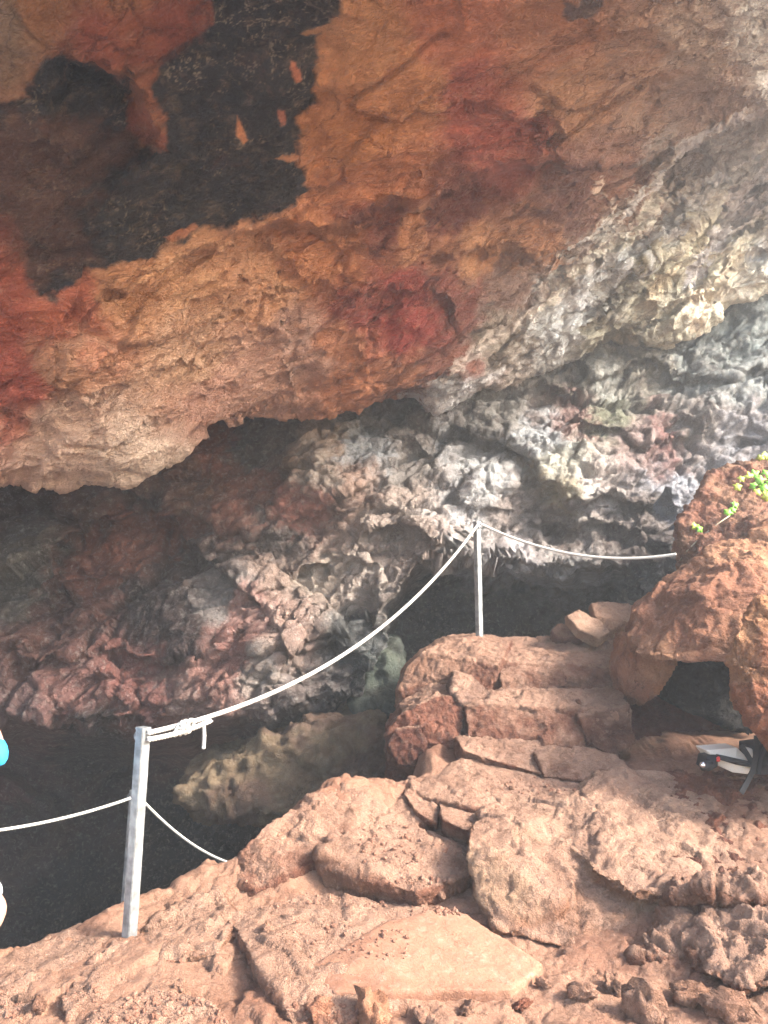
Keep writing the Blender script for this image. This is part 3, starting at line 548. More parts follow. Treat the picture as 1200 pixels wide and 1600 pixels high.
rock('rock', [([(905, 1120, 5.42), (940, 1100, 5.55), (985, 1098, 5.55), (992, 1160, 5.35), (960, 1180, 5.28), (915, 1165, 5.3)], [(0, .3, 0)])],
     'shaded rough block at the right end of the broad cracked step, touching the overhanging boulder', 'rock', amp=.03, size=.2, seed=104, c1=(165, 108, 84), c2=(120, 76, 62))
rock('rock', [([(780, 1046, 6.1), (800, 1038, 6.15), (880, 1040, 6.12), (890, 1072, 6.0), (830, 1084, 5.93), (785, 1076, 5.96)], [(0, .2, 0)])],
     'eroded clay bulge on the riser of the top ledge', 'rock', amp=.025, size=.25, seed=105)
rock('step_slab', [([(655, 1222, 4.85), (690, 1206, 4.98), (790, 1215, 4.95), (800, 1228, 4.82), (740, 1240, 4.7), (668, 1236, 4.72)], [(0, .05, -.07)])],
     'thin flake of stone lying on the flat tread at its left end', 'stone slab', amp=.010, size=.2, seed=106, fine=.003)
# right bank
rock('boulder', [([(975, 1000, 5.6), (985, 950, 5.8), (1030, 905, 5.9), (1120, 850, 6.0), (1240, 800, 6.0), (1300, 950, 5.2), (1240, 1035, 5.0), (1110, 1038, 5.0), (1055, 1036, 5.1), (1000, 1030, 5.3), (1100, 930, 5.3)], [(.2, .5, 0)]),
                 ([(966, 1040, 5.7), (975, 985, 5.6), (1055, 995, 5.3), (1060, 1045, 5.3), (1032, 1090, 5.4), (1002, 1110, 5.5), (980, 1085, 5.6)], [(.05, .4, 0)])],
     'huge orange overhanging boulder on the right, with the rope end running up to it', 'boulder', amp=.075, size=.75, seed=51, smooth=3, mat='red', c1=(208, 150, 112), c2=(160, 100, 76), cs=1.2, fine=.007, fsize=.12, voxel=.016)
rock('boulder', [([(1132, 1060, 4.5), (1140, 1000, 4.5), (1180, 930, 4.55), (1260, 890, 4.6), (1650, 900, 4.6), (1650, 1200, 4.1), (1215, 1175, 4.1), (1195, 1125, 4.2), (1150, 1100, 4.35)], [(.3, .3, 0), (.3, .3, -.2)])],  # unseen right end stretched out of view to shade the floor
     'tan boulder at the right edge, nearest above the cream bag', 'boulder', amp=.06, size=.35, seed=52, smooth=3, mat='red', c1=(200, 142, 98), c2=(165, 92, 64), cs=1.6, fine=.007)
rock('bank', [([(1068, 850, 6.4), (1060, 820, 6.5), (1100, 765, 6.7), (1110, 742, 6.9), (1160, 722, 7.2), (1240, 700, 7.4), (1500, 700, 7.2), (1500, 1000, 6), (1200, 850, 6.1), (1100, 880, 6.2)], [(.3, .8, -.1), (.3, .8, -1.5)])],
     'earthy red bank with green leaves, above the overhanging boulder', 'bank', amp=.08, size=.4, seed=53, smooth=2, mat='red', c1=(176, 130, 102), c2=(150, 92, 74), cs=2, voxel=.018, fine=.014)
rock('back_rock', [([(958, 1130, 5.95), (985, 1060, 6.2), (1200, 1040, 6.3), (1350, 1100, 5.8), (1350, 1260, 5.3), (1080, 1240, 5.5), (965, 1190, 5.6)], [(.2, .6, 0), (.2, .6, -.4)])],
     'dark red rock face in the hollow under the overhanging boulder', 'rock', amp=.04, size=.6, seed=54, smooth=2, mat='red', c1=(120, 66, 52), c2=(92, 54, 46), fine=.006)  # dark red rock, coloured darker still to give the hollow its shade
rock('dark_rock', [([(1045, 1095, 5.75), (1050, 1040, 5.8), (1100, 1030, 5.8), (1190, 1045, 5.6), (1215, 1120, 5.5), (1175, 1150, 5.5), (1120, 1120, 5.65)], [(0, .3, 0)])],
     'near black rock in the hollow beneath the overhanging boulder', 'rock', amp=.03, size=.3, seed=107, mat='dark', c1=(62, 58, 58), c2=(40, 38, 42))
# loose stones on the landing
rock('stone', [([(886, 962, 6.5), (905, 953, 6.6), (935, 968, 6.55), (954, 988, 6.45), (935, 998, 6.4), (905, 984, 6.4)], [(.02, .18, -.02), (0, .1, -.08)])],
     'pointed pale flat stone lying on the top ledge', 'stone', voxel=.01, amp=.012, size=.15, seed=61, c1=(250, 205, 175), c2=(240, 190, 158), fine=.003)
rock('stone', [([(924, 944, 6.7), (940, 939, 6.8), (990, 946, 6.8), (990, 972, 6.6), (950, 985, 6.6), (930, 962, 6.6)], [(.02, .2, -.02), (0, .1, -.1)])],
     'pale block beside the overhanging boulder, behind the pointed stone', 'stone', voxel=.01, amp=.012, size=.15, seed=62, c1=(246, 196, 164), c2=(232, 176, 144), fine=.003)
rock('stone', [([(862, 985, 6.7), (872, 974, 6.75), (900, 978, 6.75), (915, 995, 6.6), (870, 1000, 6.6)], [(.02, .15, -.02), (0, .1, -.08)])],
     'small brown stone behind the left tip of the pointed stone', 'stone', voxel=.01, amp=.012, size=.12, seed=63, c1=(180, 120, 96), c2=(150, 90, 74), fine=.003)
# left foreground
rock('rock', [([(95, 1560, 3.15), (130, 1510, 3.35), (170, 1475, 3.5), (215, 1465, 3.55), (215, 1530, 3.3), (165, 1590, 3.1), (110, 1620, 3.0)], [(0, .2, -.05), (0, .1, -.3)])],
     'mottled hump of rock at the lower left, in front of the near post', 'rock', amp=.03, size=.25, seed=71, smooth=2, c1=(176, 122, 98), c2=(120, 74, 62))
rock('rock', [([(-60, 1510, 3.4), (0, 1492, 3.55), (100, 1455, 3.75), (190, 1428, 3.85), (215, 1440, 3.8), (150, 1490, 3.5), (60, 1560, 3.2), (-60, 1570, 3.2)], [(0, .1, -.3), (0, .0, -.1)])],
     'flat grey brown rock at the lower left, behind the near post on the brink', 'rock', amp=.03, size=.3, seed=72, smooth=3, c1=(170, 128, 106), c2=(130, 92, 76))
rock('rock', [([(-60, 1600, 3.1), (0, 1540, 3.25), (50, 1520, 3.35), (90, 1500, 3.45), (60, 1560, 3.2), (20, 1620, 3.0)], [(0, .1, -.25)])],
     'low slab in the bottom left corner', 'rock', amp=.02, size=.25, seed=73, smooth=2, c1=(186, 136, 112), c2=(150, 100, 80))
rock('rock', [([(196, 1490, 3.45), (230, 1440, 3.7), (290, 1400, 3.9), (345, 1380, 4.0), (370, 1430, 3.75), (345, 1490, 3.4), (260, 1500, 3.4), (210, 1510, 3.35)], [(0, .15, -.3)])],
     'lumpy tan rock right of the near post, left of the lowest step', 'rock', amp=.035, size=.25, seed=74, smooth=2, c1=(204, 150, 116), c2=(168, 108, 80))
rock('rock', [([(110, 1620, 2.95), (160, 1570, 3.1), (240, 1540, 3.2), (330, 1560, 3.1), (380, 1620, 2.95)], [(0, .1, -.25), (0, -.2, -.2)])],
     'low flat rock at the bottom edge, left of the lowest step', 'rock', amp=.015, size=.3, seed=75, smooth=3, c1=(214, 158, 130), c2=(190, 128, 100))
# rocks in the drop
rock('ledge_rock', [([(262, 1240, 6.9), (300, 1208, 6.9), (420, 1165, 7.0), (520, 1118, 7.1), (590, 1120, 7.1), (640, 1215, 7.0), (600, 1240, 6.8), (480, 1275, 6.6), (340, 1275, 6.8), (300, 1265, 7.0)], [(0, 1.2, .0), (0, .9, -.35)])],
     'mossy green and purple rock shelf jutting over the dark drop', 'rock shelf', amp=.10, size=.7, seed=81, smooth=2, mat='dark', c1=(136, 116, 92), c2=(112, 84, 76), voxel=.03, fine=.03, fsize=.15)
rock('dark_rock', [([(585, 1010, 7.6), (600, 990, 7.7), (625, 1000, 7.7), (640, 1060, 7.5), (620, 1120, 7.4), (560, 1130, 7.4), (540, 1080, 7.5)], [(0, .7, 0)])],
     'dark grey green rock behind the left side of the stair', 'rock', amp=.06, size=.4, seed=82, smooth=2, mat='dark', c1=(90, 100, 90), c2=(64, 68, 66), voxel=.03)

# ------------------------------------------------------------------ surface lookup
def bvh_of(objs):
    vv, ff, off = [], [], 0
    for o in objs:
        me = o.data; co = np.empty(len(me.vertices) * 3, np.float32); me.vertices.foreach_get('co', co); co = co.reshape(-1, 3) + np.array(o.location)
        vv.append(co)
        for p in me.polygons: ff.append([i + off for i in p.vertices])
        off += len(co)
    return BVHTree.FromPolygons(np.concatenate(vv).tolist(), ff)
BV = bvh_of([floor_o] + ROCKS)
def hit(px, py):
    o = Vector((0, 0, CZ)); d = (V(px, py, 5) - o).normalized(); r = BV.ray_cast(o, d); return r[0], r[1]
def drop(x, y, z=6.0):
    r = BV.ray_cast(Vector((x, y, z)), Vector((0, 0, -1))); return r[0]

# ------------------------------------------------------------------ gravel and single stones
def stone_bm(bm, c, r, rnd, flat=.7, sub=1):
    m = Matrix.Translation(c) @ Matrix.Rotation(rnd.random() * 6.3, 4, Vector((rnd.random(), rnd.random(), rnd.random() + .1)).normalized()) @ Matrix.Diagonal((r * (.7 + .6 * rnd.random()), r * (.7 + .5 * rnd.random()), r * flat, 1))
    q = bmesh.ops.create_icosphere(bm, subdivisions=sub, radius=1, matrix=m)
    for v in q['verts']: v.co += (v.co - c) * rnd.uniform(-.28, .22)
rnd = random.Random(5)
bm = bmesh.new(); zones = [((190, 1500), (380, 1600), 330), ((430, 1570), (900, 1600), 380), ((840, 1480), (1080, 1600), 260), ((640, 1370), (740, 1430), 110), ((380, 1370), (640, 1420), 170), ((1040, 1560), (1200, 1600), 90), ((0, 1540), (190, 1600), 90), ((460, 1440), (640, 1500), 60), ((850, 1480), (930, 1560), 90), ((560, 1290), (720, 1350), 70), ((760, 1215), (900, 1240), 50)]
for (x0, y0), (x1, y1), n in zones:
    for k in range(int(n * 1.8)):
        h, nn = hit(rnd.uniform(x0, x1), rnd.uniform(y0, y1))
        if h is None or nn.z < .72: continue
        stone_bm(bm, h + Vector((0, 0, .001)), .0035 + .014 * rnd.random() ** 3, rnd)
me = bpy.data.meshes.new('gravel'); bm.to_mesh(me); bm.free(); co = np.empty(len(me.vertices) * 3, np.float32); me.vertices.foreach_get('co', co); co = co.reshape(-1, 3).astype(float)
mm = sstep(-.3, .3, noise(co * 25, 4))[:, None]; set_col(me, lin((208, 160, 134)) * (1 - mm) * .56 + lin((180, 128, 104)) * mm * .56)
tag(link('gravel', me, M['floor']), kind='stuff')
def stone(px, py, r, label, flat=.6, c=(214, 165, 136)):
    h, _ = hit(px, py)
    if h is None: return
    b = bmesh.new(); stone_bm(b, Vector((0, 0, r * .25)), r, rnd, flat, 3)
    me = bpy.data.meshes.new('stone'); b.to_mesh(me); b.free(); me.update()
    for p in me.polygons: p.use_smooth = True
    co, no = get_vn(me); co += no * relief(co + px, r * .35, r * 1.2, 7, 1.0)[:, None]; me.vertices.foreach_set('co', co.astype(np.float32).ravel()); me.update()
    set_col(me, np.tile(lin(c) * .54, (len(co), 1))); tag(link('stone', me, M['step'], None, h), label, 'stone')
stone(908, 1556, .055, 'fist sized stone at the bottom, right of the smooth slab')
stone(962, 1548, .06, 'largest loose stone on the path, left of the brown boulder', .7)
stone(1010, 1590, .10, 'broad pale stone at the bottom edge, right of centre', .5, (206, 158, 130))
stone(585, 1592, .09, 'orange block stone at the bottom edge below the smooth slab', .6, (220, 158, 122))
stone(500, 1594, .075, 'flat stone at the bottom edge beside the lowest step', .5, (212, 150, 118))
stone(850, 1540, .03, 'small stone against the right tip of the smooth slab')
stone(730, 1580, .035, 'small stone below the middle of the smooth slab')
stone(815, 1574, .032, 'small reddish stone on the gravel between slab and fist sized stone', .6, (180, 112, 84))
stone(1085, 1560, .07, 'flattish stone in front of the brown boulder', .5, (196, 146, 116))
stone(1140, 1585, .09, 'broad stone in the bottom right corner', .5, (200, 150, 122))
stone(660, 1590, .03, 'small stone left of the one below the middle of the slab')
stone(690, 1402, .03, 'small stone in the crack between the low step and the pitted boulder')
stone(716, 1392, .022, 'pebble sized stone at the left foot of the pitted boulder', .6, (190, 132, 104))
stone(800, 1232, .02, 'tiny stone in the middle of the flat tread')
stone(905, 1100, .03, 'small brown stone on the right part of the broad cracked step', .6, (170, 118, 92))
stone(650, 1345, .024, 'small stone on top of the low jagged step')
stone(420, 1455, .03, 'small stone on the top face of the lowest step', .5)
stone(60, 1575, .04, 'rounded stone near the bottom left corner', .6, (180, 134, 110))
stone(280, 1545, .028, 'small stone on the gravel left of the lowest step')

# ------------------------------------------------------------------ posts
def box(bm, c, sx, sy, sz, rot=None, bev=0.0):
    m = Matrix.Translation(c) @ (rot or Matrix()).to_4x4() @ Matrix.Diagonal((sx, sy, sz, 1))
    r = bmesh.ops.create_cube(bm, size=1, matrix=m)
    if bev: bmesh.ops.bevel(bm, geom=list({e for v in r['verts'] for e in v.link_edges}), offset=bev, segments=2, affect='EDGES')
def bm_obj(name, bm, mat, parent=None, loc=None, smooth=False):
    me = bpy.data.meshes.new(name); bmesh.ops.recalc_face_normals(bm, faces=bm.faces); bm.to_mesh(me); bm.free()
    if smooth:
        for p in me.polygons: p.use_smooth = True
    return link(name, me, mat, parent, loc)
def post(base, top, wd, rz, label, hole=True):
    base, top = Vector(base), Vector(top); h = (top - base).length
    r = empty('metal_post', base); r.rotation_mode = 'QUATERNION'
    r.rotation_quaternion = (top - base).to_track_quat('Z', 'Y') @ Matrix.Rotation(rz, 3, 'Z').to_quaternion()
    tag(r, label, 'post', 'metal rope posts')
    b = bmesh.new(); box(b, Vector((0, 0, h / 2 - .1)), wd, wd, h + .2 - .004, None, .003)
    bm_obj('tube', b, M['metal'], r)
    b = bmesh.new(); box(b, Vector((0, 0, h)), wd + .004, wd + .004, .012, None, .003); bm_obj('cap', b, M['metal'], r)
    b = bmesh.new(); bmesh.ops.create_circle(b, segments=16, radius=.02)
    b.free(); b = bmesh.new()
    for k in range(20):   # eye ring
        pass
    ring(b, .018, .005); e = bm_obj('eye_ring', b, M['metal'], r, Vector((wd / 2 + .014, 0, h - .04)), True); e.rotation_euler = (R(90), 0, 0)
    return r
def ring(bm, Rr, rr, n=20, m=8):
    vs = [[bm.verts.new(((Rr + rr * math.cos(j * 2 * math.pi / m)) * math.cos(i * 2 * math.pi / n), (Rr + rr * math.cos(j * 2 * math.pi / m)) * math.sin(i * 2 * math.pi / n), rr * math.sin(j * 2 * math.pi / m))) for j in range(m)] for i in range(n)]
    for i in range(n):
        for j in range(m): bm.faces.new((vs[i][j], vs[(i + 1) % n][j], vs[(i + 1) % n][(j + 1) % m], vs[i][(j + 1) % m]))
b1, t1 = V(202, 1464, 3.6), V(224, 1138, 3.6)
b2, t2 = V(749, 990, 6.66), V(745, 816, 6.66)
b3, t3 = V(188, 1460, 4.7), V(208, 1236, 4.7)
post(b1, t1, .05, R(57), 'near metal post at the brink with the knotted rope tied to its top')
post(b2, t2, .05, R(36), 'metal post standing on the top ledge of the stair')
post(b3 - Vector((0, 0, .3)), t3, .032, R(55), 'thin low metal post just behind the near post, down the drop')
rock('rock', [([(130, 1490, 4.6), (240, 1490, 4.6), (240, 1620, 4.3), (120, 1620, 4.3)], [(0, .6, 0), (0, .4, -.9)])], 'rock below the brink carrying the thin low post', 'rock', seed=91, c1=(150, 105, 85), c2=(110, 76, 62), voxel=.03)

# ------------------------------------------------------------------ ropes (three twisted strands)
def strand_mesh(bm, pts, rad, seg=8):
    pts = [Vector(p) for p in pts]; n = len(pts); up = Vector((.2, .3, 1)).normalized(); prev = None
    for i, p in enumerate(pts):
        t = (pts[min(i + 1, n - 1)] - pts[max(i - 1, 0)]).normalized(); a = t.cross(up).normalized(); c = t.cross(a).normalized()
        cur = [bm.verts.new(p + rad * (a * math.cos(k * 2 * math.pi / seg) + c * math.sin(k * 2 * math.pi / seg))) for k in range(seg)]
        if prev:
            for k in range(seg): bm.faces.new((prev[k], prev[(k + 1) % seg], cur[(k + 1) % seg], cur[k]))
        else: bm.faces.new(cur)
        prev = cur
    bm.faces.new(prev[::-1])
def rope_bm(bm, path, r, pitch=.045):
    path = [Vector(p) for p in path]; L = sum((path[i + 1] - path[i]).length for i in range(len(path) - 1)); n = max(8, int(L / .0045))
    cum = [0]
    for i in range(len(path) - 1): cum.append(cum[-1] + (path[i + 1] - path[i]).length)
    cum = np.array(cum); arr = np.array([list(p) for p in path]); s = np.linspace(0, L, n)
    c = np.stack([np.interp(s, cum, arr[:, k]) for k in range(3)], 1); t = np.gradient(c, axis=0); t /= np.linalg.norm(t, axis=1, keepdims=True)
    a = np.cross(t, [.2, .3, 1]); a /= np.linalg.norm(a, axis=1, keepdims=True); b = np.cross(t, a)
    for k in range(3):
        ph = s / pitch * 2 * math.pi + k * 2 * math.pi / 3
        strand_mesh(bm, (c + .5 * r * (a * np.cos(ph)[:, None] + b * np.sin(ph)[:, None])).tolist(), r * .56, 6)
def sag(a, b, s, n=60):
    a, b = Vector(a), Vector(b); return [a.lerp(b, i / n) - Vector((0, 0, 4 * s * (i / n) * (1 - i / n))) for i in range(n + 1)]
def rope(label, build, r):
    e = Vector(build[0][0]); bm = bmesh.new()
    for path in build: rope_bm(bm, [Vector(p) - e for p in path], r)
    return tag(bm_obj('rope', bm, M['rope'], None, e, True), label, 'rope', 'rope handrail'), e
tie = V(286, 1138, 3.75)
k1 = V(231, 1148, 3.58)
ro, e0 = rope('long white rope sagging from the knot by the near post up to the ledge post', [sag(k1 + Vector((0, 0, .008)), t2 + Vector((.01, -.03, -.02)), .30, 90), sag(k1 + Vector((0, .0, -.022)), V(330, 1126, 3.8), .012, 20)], .0125)
# knot and its loose end are parts of the rope
bm = bmesh.new(); kc = V(287, 1137, 3.72)
for k in range(5):
    a = k * 1.3; path = []
    for i in range(15):
        u = i / 14 * 2 * math.pi; ax = Vector((.030 * (k - 2) / 2, 0, .010 * (k - 2) / 2)); path.append(ax + Vector((.010 * math.cos(u + a), .026 * math.sin(u), .026 * math.cos(u))))
    rope_bm(bm, path, .011)
bm_obj('knot', bm, M['rope'], ro, kc - e0, True)
bm = bmesh.new(); rope_bm(bm, [V(318, 1128, 3.78) - e0, V(319, 1150, 3.78) - e0, V(318, 1170, 3.78) - e0], .010); bm_obj('loose_end', bm, M['rope'], ro, None, True)
rope('short white rope from the ledge post to the overhanging boulder', [sag(t2 + Vector((.02, -.03, -.015)), V(1056, 866, 6.2), .14)], .0125)
rope('white rope hanging leftward from behind the near post to the left edge', [sag(V(204, 1247, 4.65), V(-330, 1300, 3.6), .10)], .009)
rope('thin white rope running down from behind the near post into the rocks', [sag(V(222, 1250, 4.68), V(372, 1352, 5.4), .06)], .008)

# ------------------------------------------------------------------ bag
bagp = empty('bag', V(1150, 1210, 4.6)); tag(bagp, 'cream and black bag with straps lying under the tan boulder', 'bag'); B0 = Vector(bagp.location)
def soft(name, pts, depth, mat, lab=None, sub=2):
    b = bmesh.new(); fr = [V(*p) - B0 for p in pts]; hull_bm(b, fr + [p + Vector((0, depth, 0)) for p in fr] + [sum(fr, Vector((0, 0, 0))) / len(fr) + Vector((0, -depth * .35, 0))])
    bmesh.ops.recalc_face_normals(b, faces=b.faces); me = bpy.data.meshes.new(name); b.to_mesh(me); b.free()
    t = bpy.data.objects.new('t', me); COL.objects.link(t); m0 = t.modifiers.new('b', 'BEVEL'); m0.width = .006; m0.segments = 3; m0.limit_method = 'ANGLE'
    me2 = bpy.data.meshes.new_from_object(t.evaluated_get(bpy.context.evaluated_depsgraph_get())); bpy.data.objects.remove(t)
    for p in me2.polygons: p.use_smooth = False
    me2.name = name; o = link(name, me2, M[mat], bagp)
    if lab: o['label'] = lab
    return o
soft('body', [(1103, 1172, 4.62), (1125, 1173, 4.6), (1152, 1168, 4.6), (1172, 1188, 4.55), (1176, 1204, 4.52), (1168, 1210, 4.52), (1145, 1207, 4.55), (1121, 1196, 4.6), (1118, 1182, 4.6)], .16, 'cream')
soft('side_band', [(1124, 1180, 4.525), (1150, 1186, 4.50), (1178, 1192, 4.475), (1178, 1200, 4.475), (1150, 1195, 4.50), (1124, 1187, 4.525)], .05, 'black')
soft('front_pocket', [(1104, 1182, 4.58), (1122, 1180, 4.56), (1122, 1198, 4.56), (1108, 1206, 4.56), (1100, 1200, 4.58)], .12, 'black')
soft('red_trim', [(1121, 1184, 4.515), (1125, 1182, 4.515), (1126, 1190, 4.515), (1122, 1191, 4.515)], .02, 'redtag')
b = bmesh.new(); bmesh.ops.create_uvsphere(b, u_segments=16, v_segments=10, radius=.018); bm_obj('lens', b, M['lens'], bagp, V(1098, 1195, 4.52) - B0, True)
b = bmesh.new(); bmesh.ops.create_cone(b, cap_ends=True, segments=20, radius1=.03, radius2=.026, depth=.06, matrix=Matrix.Rotation(R(90), 4, 'Y')); bm_obj('lamp_barrel', b, M['black'], bagp, V(1104, 1196, 4.54) - B0, True)
def strap(pts, wd=.022):
    b = bmesh.new(); pts = [V(*p) - B0 for p in pts]; prev = None
    for i, p in enumerate(pts):
        t = (pts[min(i + 1, len(pts) - 1)] - pts[max(0, i - 1)]).normalized(); s = t.cross(Vector((0, 1, 0))).normalized() * wd / 2; y = Vector((0, .003, 0))
        cur = [b.verts.new(p + s - y), b.verts.new(p + s + y), b.verts.new(p - s + y), b.verts.new(p - s - y)]
        if prev:
            for k in range(4): b.faces.new((prev[k], prev[(k + 1) % 4], cur[(k + 1) % 4], cur[k]))
        else: b.faces.new(cur)
        prev = cur
    b.faces.new(prev[::-1]); bm_obj('strap', b, M['black'], bagp)
strap([(1158, 1164, 4.5), (1168, 1180, 4.49), (1178, 1196, 4.47)], .03); strap([(1182, 1150, 4.5), (1181, 1180, 4.46), (1176, 1205, 4.44), (1166, 1225, 4.42), (1158, 1239, 4.40)], .03); strap([(1196, 1160, 4.48), (1188, 1190, 4.46), (1186, 1210, 4.45)], .02)
soft('rear_pouch', [(1176, 1165, 4.58), (1215, 1160, 4.55), (1215, 1212, 4.5), (1178, 1210, 4.5)], .18, 'black')
soft('side_pocket', [(1160, 1166, 4.54), (1176, 1170, 4.52), (1178, 1190, 4.5)], .04, 'cream')

# ------------------------------------------------------------------ plants on the bank
def leaf_bm(bm, base, dirv, up, L, lob=5):
    dirv = dirv.normalized(); s = dirv.cross(up).normalized(); up = s.cross(dirv).normalized(); c = bm.verts.new(base + dirv * L * .45 + up * L * .05); ring_ = []
    N = 30
    for i in range(N):
        a = i / N * 2 * math.pi; r = L * (.36 + .15 * abs(math.cos(a * lob / 2)) ** 1.5) * (1 - .25 * (math.cos(a) < -.9)); p = base + dirv * (L * .45 + r * math.cos(a)) + s * (r * 1.05 * math.sin(a)) - up * L * .18 * math.sin(a) ** 2
        ring_.append(bm.verts.new(p))
    for i in range(N): bm.faces.new((c, ring_[i], ring_[(i + 1) % N]))
BVW = BV
def plant(pixels, label, mat='leaf', L=.085, rootpx=None):
    h, _ = hit(*(rootpx or pixels[0][:2]))
    if h is None: h = V(pixels[0][0], pixels[0][1], 6.6)
    r = empty('plant', h); tag(r, label, 'plant', 'green plants on the red bank'); rd = random.Random(int(h.x * 999))
    for px, py, k in pixels:
        hh, nn = hit(px, py); hh = (hh if hh is not None else V(px, py, h.y)) ; toward = (Vector((0, 0, CZ)) - hh).normalized(); hh = hh + toward * .07 + Vector((0, 0, .0))
        up = (toward + Vector((rd.uniform(-.5, .5), 0, rd.uniform(.1, .9)))).normalized(); dv = Vector((rd.uniform(-1, 1), rd.uniform(-.3, .3), rd.uniform(-.6, .5)))
        b = bmesh.new(); leaf_bm(b, hh - h - dv.normalized() * L * k * .45, dv, up, L * k); lo = bm_obj('leaf', b, M[mat if rd.random() < .75 else 'leaf2'], r, None, True)
        m = lo.modifiers.new('t', 'SOLIDIFY'); m.thickness = .0012
        b = bmesh.new(); strand_mesh(b, [Vector((0, 0, 0)) - toward * .01, (hh - h) * .5 + Vector((0, 0, -.02)), hh - h - toward * .003], .0016, 5); bm_obj('stem', b, M['stem'], r, None, True)
plant([(1086, 822, .9), (1094, 826, 1)], 'small bright green plant low on the bank, nearest the rope end', 'leaf')
plant([(1138, 800, 1), (1146, 796, .8), (1148, 788, .9)], 'small plant of three leaves in the middle of the bank', 'leaf')
plant([(1152, 760, 1), (1158, 748, .8)], 'yellowish green leaf pair high on the bank, left of the leafy clump', 'leaf2')
plant([(1170, 745, 1.1), (1180, 742, 1.2), (1188, 750, 1.2), (1192, 762, 1.2), (1184, 768, 1), (1198, 740, 1.1), (1197, 775, 1.1), (1176, 758, .9), (1205, 755, 1.2)], 'leafy green clump at the right edge of the bank', 'leaf', .09)
plant([(1188, 716, 1), (1196, 712, 1.1), (1204, 718, 1)], 'pale green tuft on the crest of the bank at the right edge', 'leaf2', .08)
# dry root trailing over the boulder
def surf_path(px, off=.012):
    out = []
    for x, y in px:
        h, n = hit(x, y)
        if h is not None: out.append(h + (Vector((0, 0, CZ)) - h).normalized() * off)
    return out
rp = surf_path([(1010, 908), (1030, 900), (1048, 890), (1062, 876), (1074, 860), (1086, 848), (1104, 832), (1122, 818), (1140, 806)])
if len(rp) > 3:
    b = bmesh.new(); strand_mesh(b, [p - rp[0] for p in rp], .006, 6); tag(bm_obj('root', b, M['stem'], None, rp[0], True), 'thin dry root trailing over the top of the overhanging boulder', 'root')

# ------------------------------------------------------------------ the person at the left edge
def skin_mesh(name, verts, edges, radii, mat, parent, loc=None, sub=2, root=0):
    me = bpy.data.meshes.new('t'); me.from_pydata([tuple(v) for v in verts], edges, []); t = bpy.data.objects.new('t', me); COL.objects.link(t)
    m = t.modifiers.new('k', 'SKIN'); sv = me.skin_vertices[0].data
    for i, r in enumerate(radii): sv[i].radius = r if isinstance(r, tuple) else (r, r); sv[i].use_root = (i == root)
    m.use_smooth_shade = True; s = t.modifiers.new('s', 'SUBSURF'); s.levels = s.render_levels = sub
    me2 = bpy.data.meshes.new_from_object(t.evaluated_get(bpy.context.evaluated_depsgraph_get())); bpy.data.objects.remove(t); bpy.data.meshes.remove(me)
    for p in me2.polygons: p.use_smooth = True
    me2.name = name; me2.materials.clear(); return link(name, me2, M[mat], parent, loc)
PX0 = -2.068; gy = 3.55
gz = -.30
person = empty('person', (PX0, gy, gz)); tag(person, 'person at the left edge in a blue top and white shorts, one hand raised', 'person')
# facing +X/+Y: right hand raised in front of the face
bv = [(0, 0, .93), (0, 0, 1.08), (0, 0, 1.25), (.0, 0, 1.40), (.0, 0, 1.50), (.01, 0, 1.56), (.02, 0, 1.64), (.02, 0, 1.72),      # 0-7 trunk, head
      (0, -.17, 1.40), (.37, -.14, 1.26), (.22, -.08, 1.52), (.24, -.075, 1.58),                                               # 8-11 right arm to wrist/palm
      (0, .17, 1.40), (-.03, .23, 1.12), (.05, .23, .88), (.06, .23, .82),                                                   # 12-15 left arm
      (0, -.09, .86), (.39, -.11, .63), (.20, -.11, .34), (.31, -.12, .30), (0, .09, .86), (.02, .11, .48), (-.02, .11, .08), (.11, .13, .03)]
be = [(0, 1), (1, 2), (2, 3), (3, 4), (4, 5), (5, 6), (6, 7), (3, 8), (8, 9), (9, 10), (10, 11), (3, 12), (12, 13), (13, 14), (14, 15), (0, 16), (16, 17), (17, 18), (18, 19), (0, 20), (20, 21), (21, 22), (22, 23)]
br = [(.11, .14), (.10, .12), (.11, .14), (.10, .13), .055, .055, (.085, .078), (.08, .07), .052, .042, .028, .03, .052, .042, .028, .03, .085, .058, .04, .035, .085, .058, .04, .035]
body = skin_mesh('body', bv, be, br, 'skin', person)
for (wp, dirs, nm) in (((.24, -.075, 1.58), Vector((.42, .05, .9)), 'hand'), ((.06, .23, .82), Vector((.15, 0, -.9)), 'hand')):
    wpv = Vector(wp); dn = dirs.normalized(); sdv = dn.cross(Vector((0, 1, 0))).normalized(); sp_ = Vector((0, 1, 0))
    for k in range(4):
        o_ = sp_ * (.024 * (k - 1.5)); L = (.07, .08, .075, .06)[k]
        a0 = wpv + dn * .01 + o_ * .7; a1 = wpv + dn * .055 + o_; a2 = a1 + dn * L * .45 + sdv * .006; a3 = a2 + dn * L * .35 + sdv * .016; a4 = a3 + dn * L * .2 + sdv * .014
        skin_mesh('finger', [a0, a1, a2, a3, a4], [(0, 1), (1, 2), (2, 3), (3, 4)], [.012, .010, .0088, .008, .007], 'skin', body)
    a0 = wpv + sp_ * -.02; a1 = a0 + dn * .03 - sp_ * .03 + sdv * .01; a2 = a1 + dn * .03 - sp_ * .012 + sdv * .008; skin_mesh('thumb', [a0, a1, a2], [(0, 1), (1, 2)], [.014, .011, .009], 'skin', body)
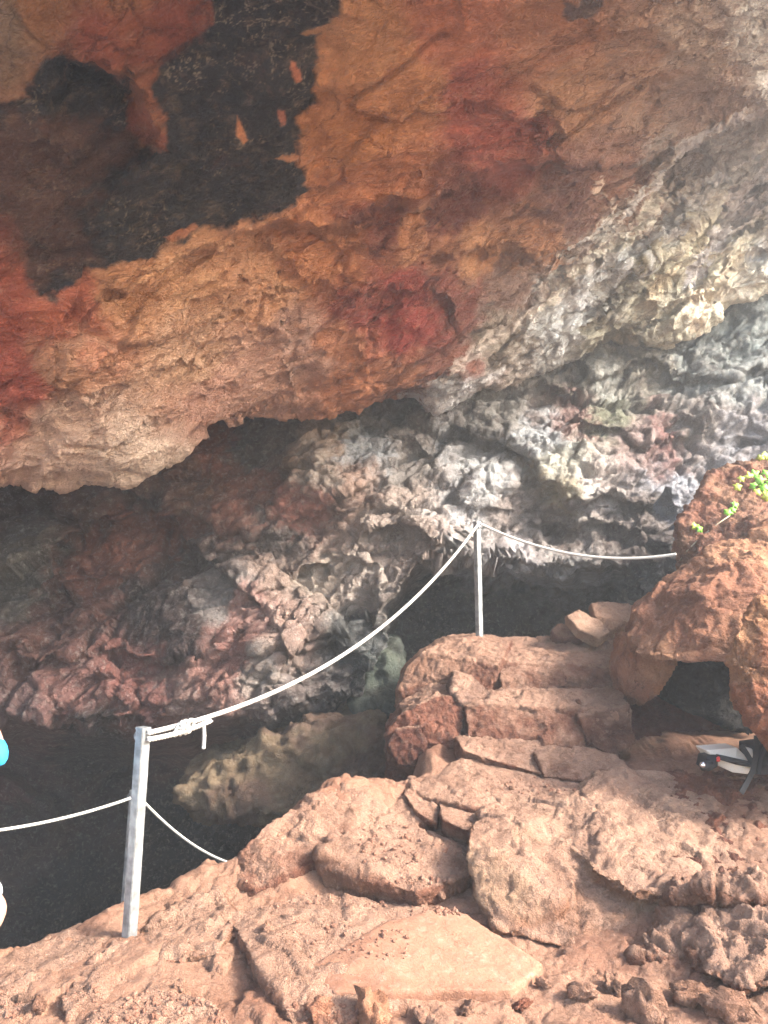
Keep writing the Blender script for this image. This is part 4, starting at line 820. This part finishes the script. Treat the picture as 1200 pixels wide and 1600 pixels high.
# clothes follow the body
skin_mesh('top', [(0, 0, .90), (0, 0, 1.08), (0, 0, 1.25), (0, 0, 1.40), (0, 0, 1.455), (0, -.17, 1.40), (.37, -.14, 1.26), (0, .17, 1.40), (-.02, .22, 1.16), (.31, -.115, 1.37)], [(0, 1), (1, 2), (2, 3), (3, 4), (3, 5), (5, 6), (3, 7), (7, 8), (6, 9)], [(.135, .17), (.125, .15), (.135, .165), (.12, .15), .085, .074, .075, .074, .068, .06], 'blue', person)
skin_mesh('shorts', [(0, 0, .97), (0, 0, .88), (0, -.10, .84), (.38, -.11, .64), (0, .10, .80), (.02, .115, .52)], [(0, 1), (1, 2), (2, 3), (1, 4), (4, 5)], [(.13, .16), (.14, .17), .11, .095, .11, .095], 'white', person)
for sy in (-1, 1):
    fx, fz = (.18, .27) if sy < 0 else (0, 0)
    skin_mesh('shoe', [(fx - .05, sy * .115, fz + .035), (fx + .06, sy * .12, fz + .04), (fx + .17, sy * .13, fz + .028)], [(0, 1), (1, 2)], [.045, .048, .036], 'white', person)
b = bmesh.new(); bmesh.ops.create_uvsphere(b, u_segments=24, v_segments=16, radius=1, matrix=Matrix.Translation((-.005, 0, 1.715)) @ Matrix.Diagonal((.105, .088, .095, 1)))
for v in b.verts:
    if v.co.z < 1.68 and v.co.x > .02: v.co.x = .02
bm_obj('hair', b, M['hair'], person, None, True)
skin_mesh('nose', [(.095, 0, 1.66), (.118, 0, 1.635), (.1, 0, 1.63)], [(0, 1), (1, 2)], [.008, .013, .008], 'skin', body)
for sy in (-1, 1):
    b = bmesh.new(); bmesh.ops.create_uvsphere(b, u_segments=12, v_segments=8, radius=.011); bm_obj('eye', b, M['black'], body, Vector((.092, sy * .03, 1.668)), True)
    b = bmesh.new(); bmesh.ops.create_uvsphere(b, u_segments=12, v_segments=8, radius=1, matrix=Matrix.Diagonal((.02, .01, .032, 1))); bm_obj('ear', b, M['skin'], body, Vector((.01, sy * .083, 1.65)), True)
b = bmesh.new(); bmesh.ops.create_uvsphere(b, u_segments=12, v_segments=8, radius=1, matrix=Matrix.Diagonal((.008, .024, .006, 1))); bm_obj('mouth', b, M['redtag'], body, Vector((.1, 0, 1.60)), True)
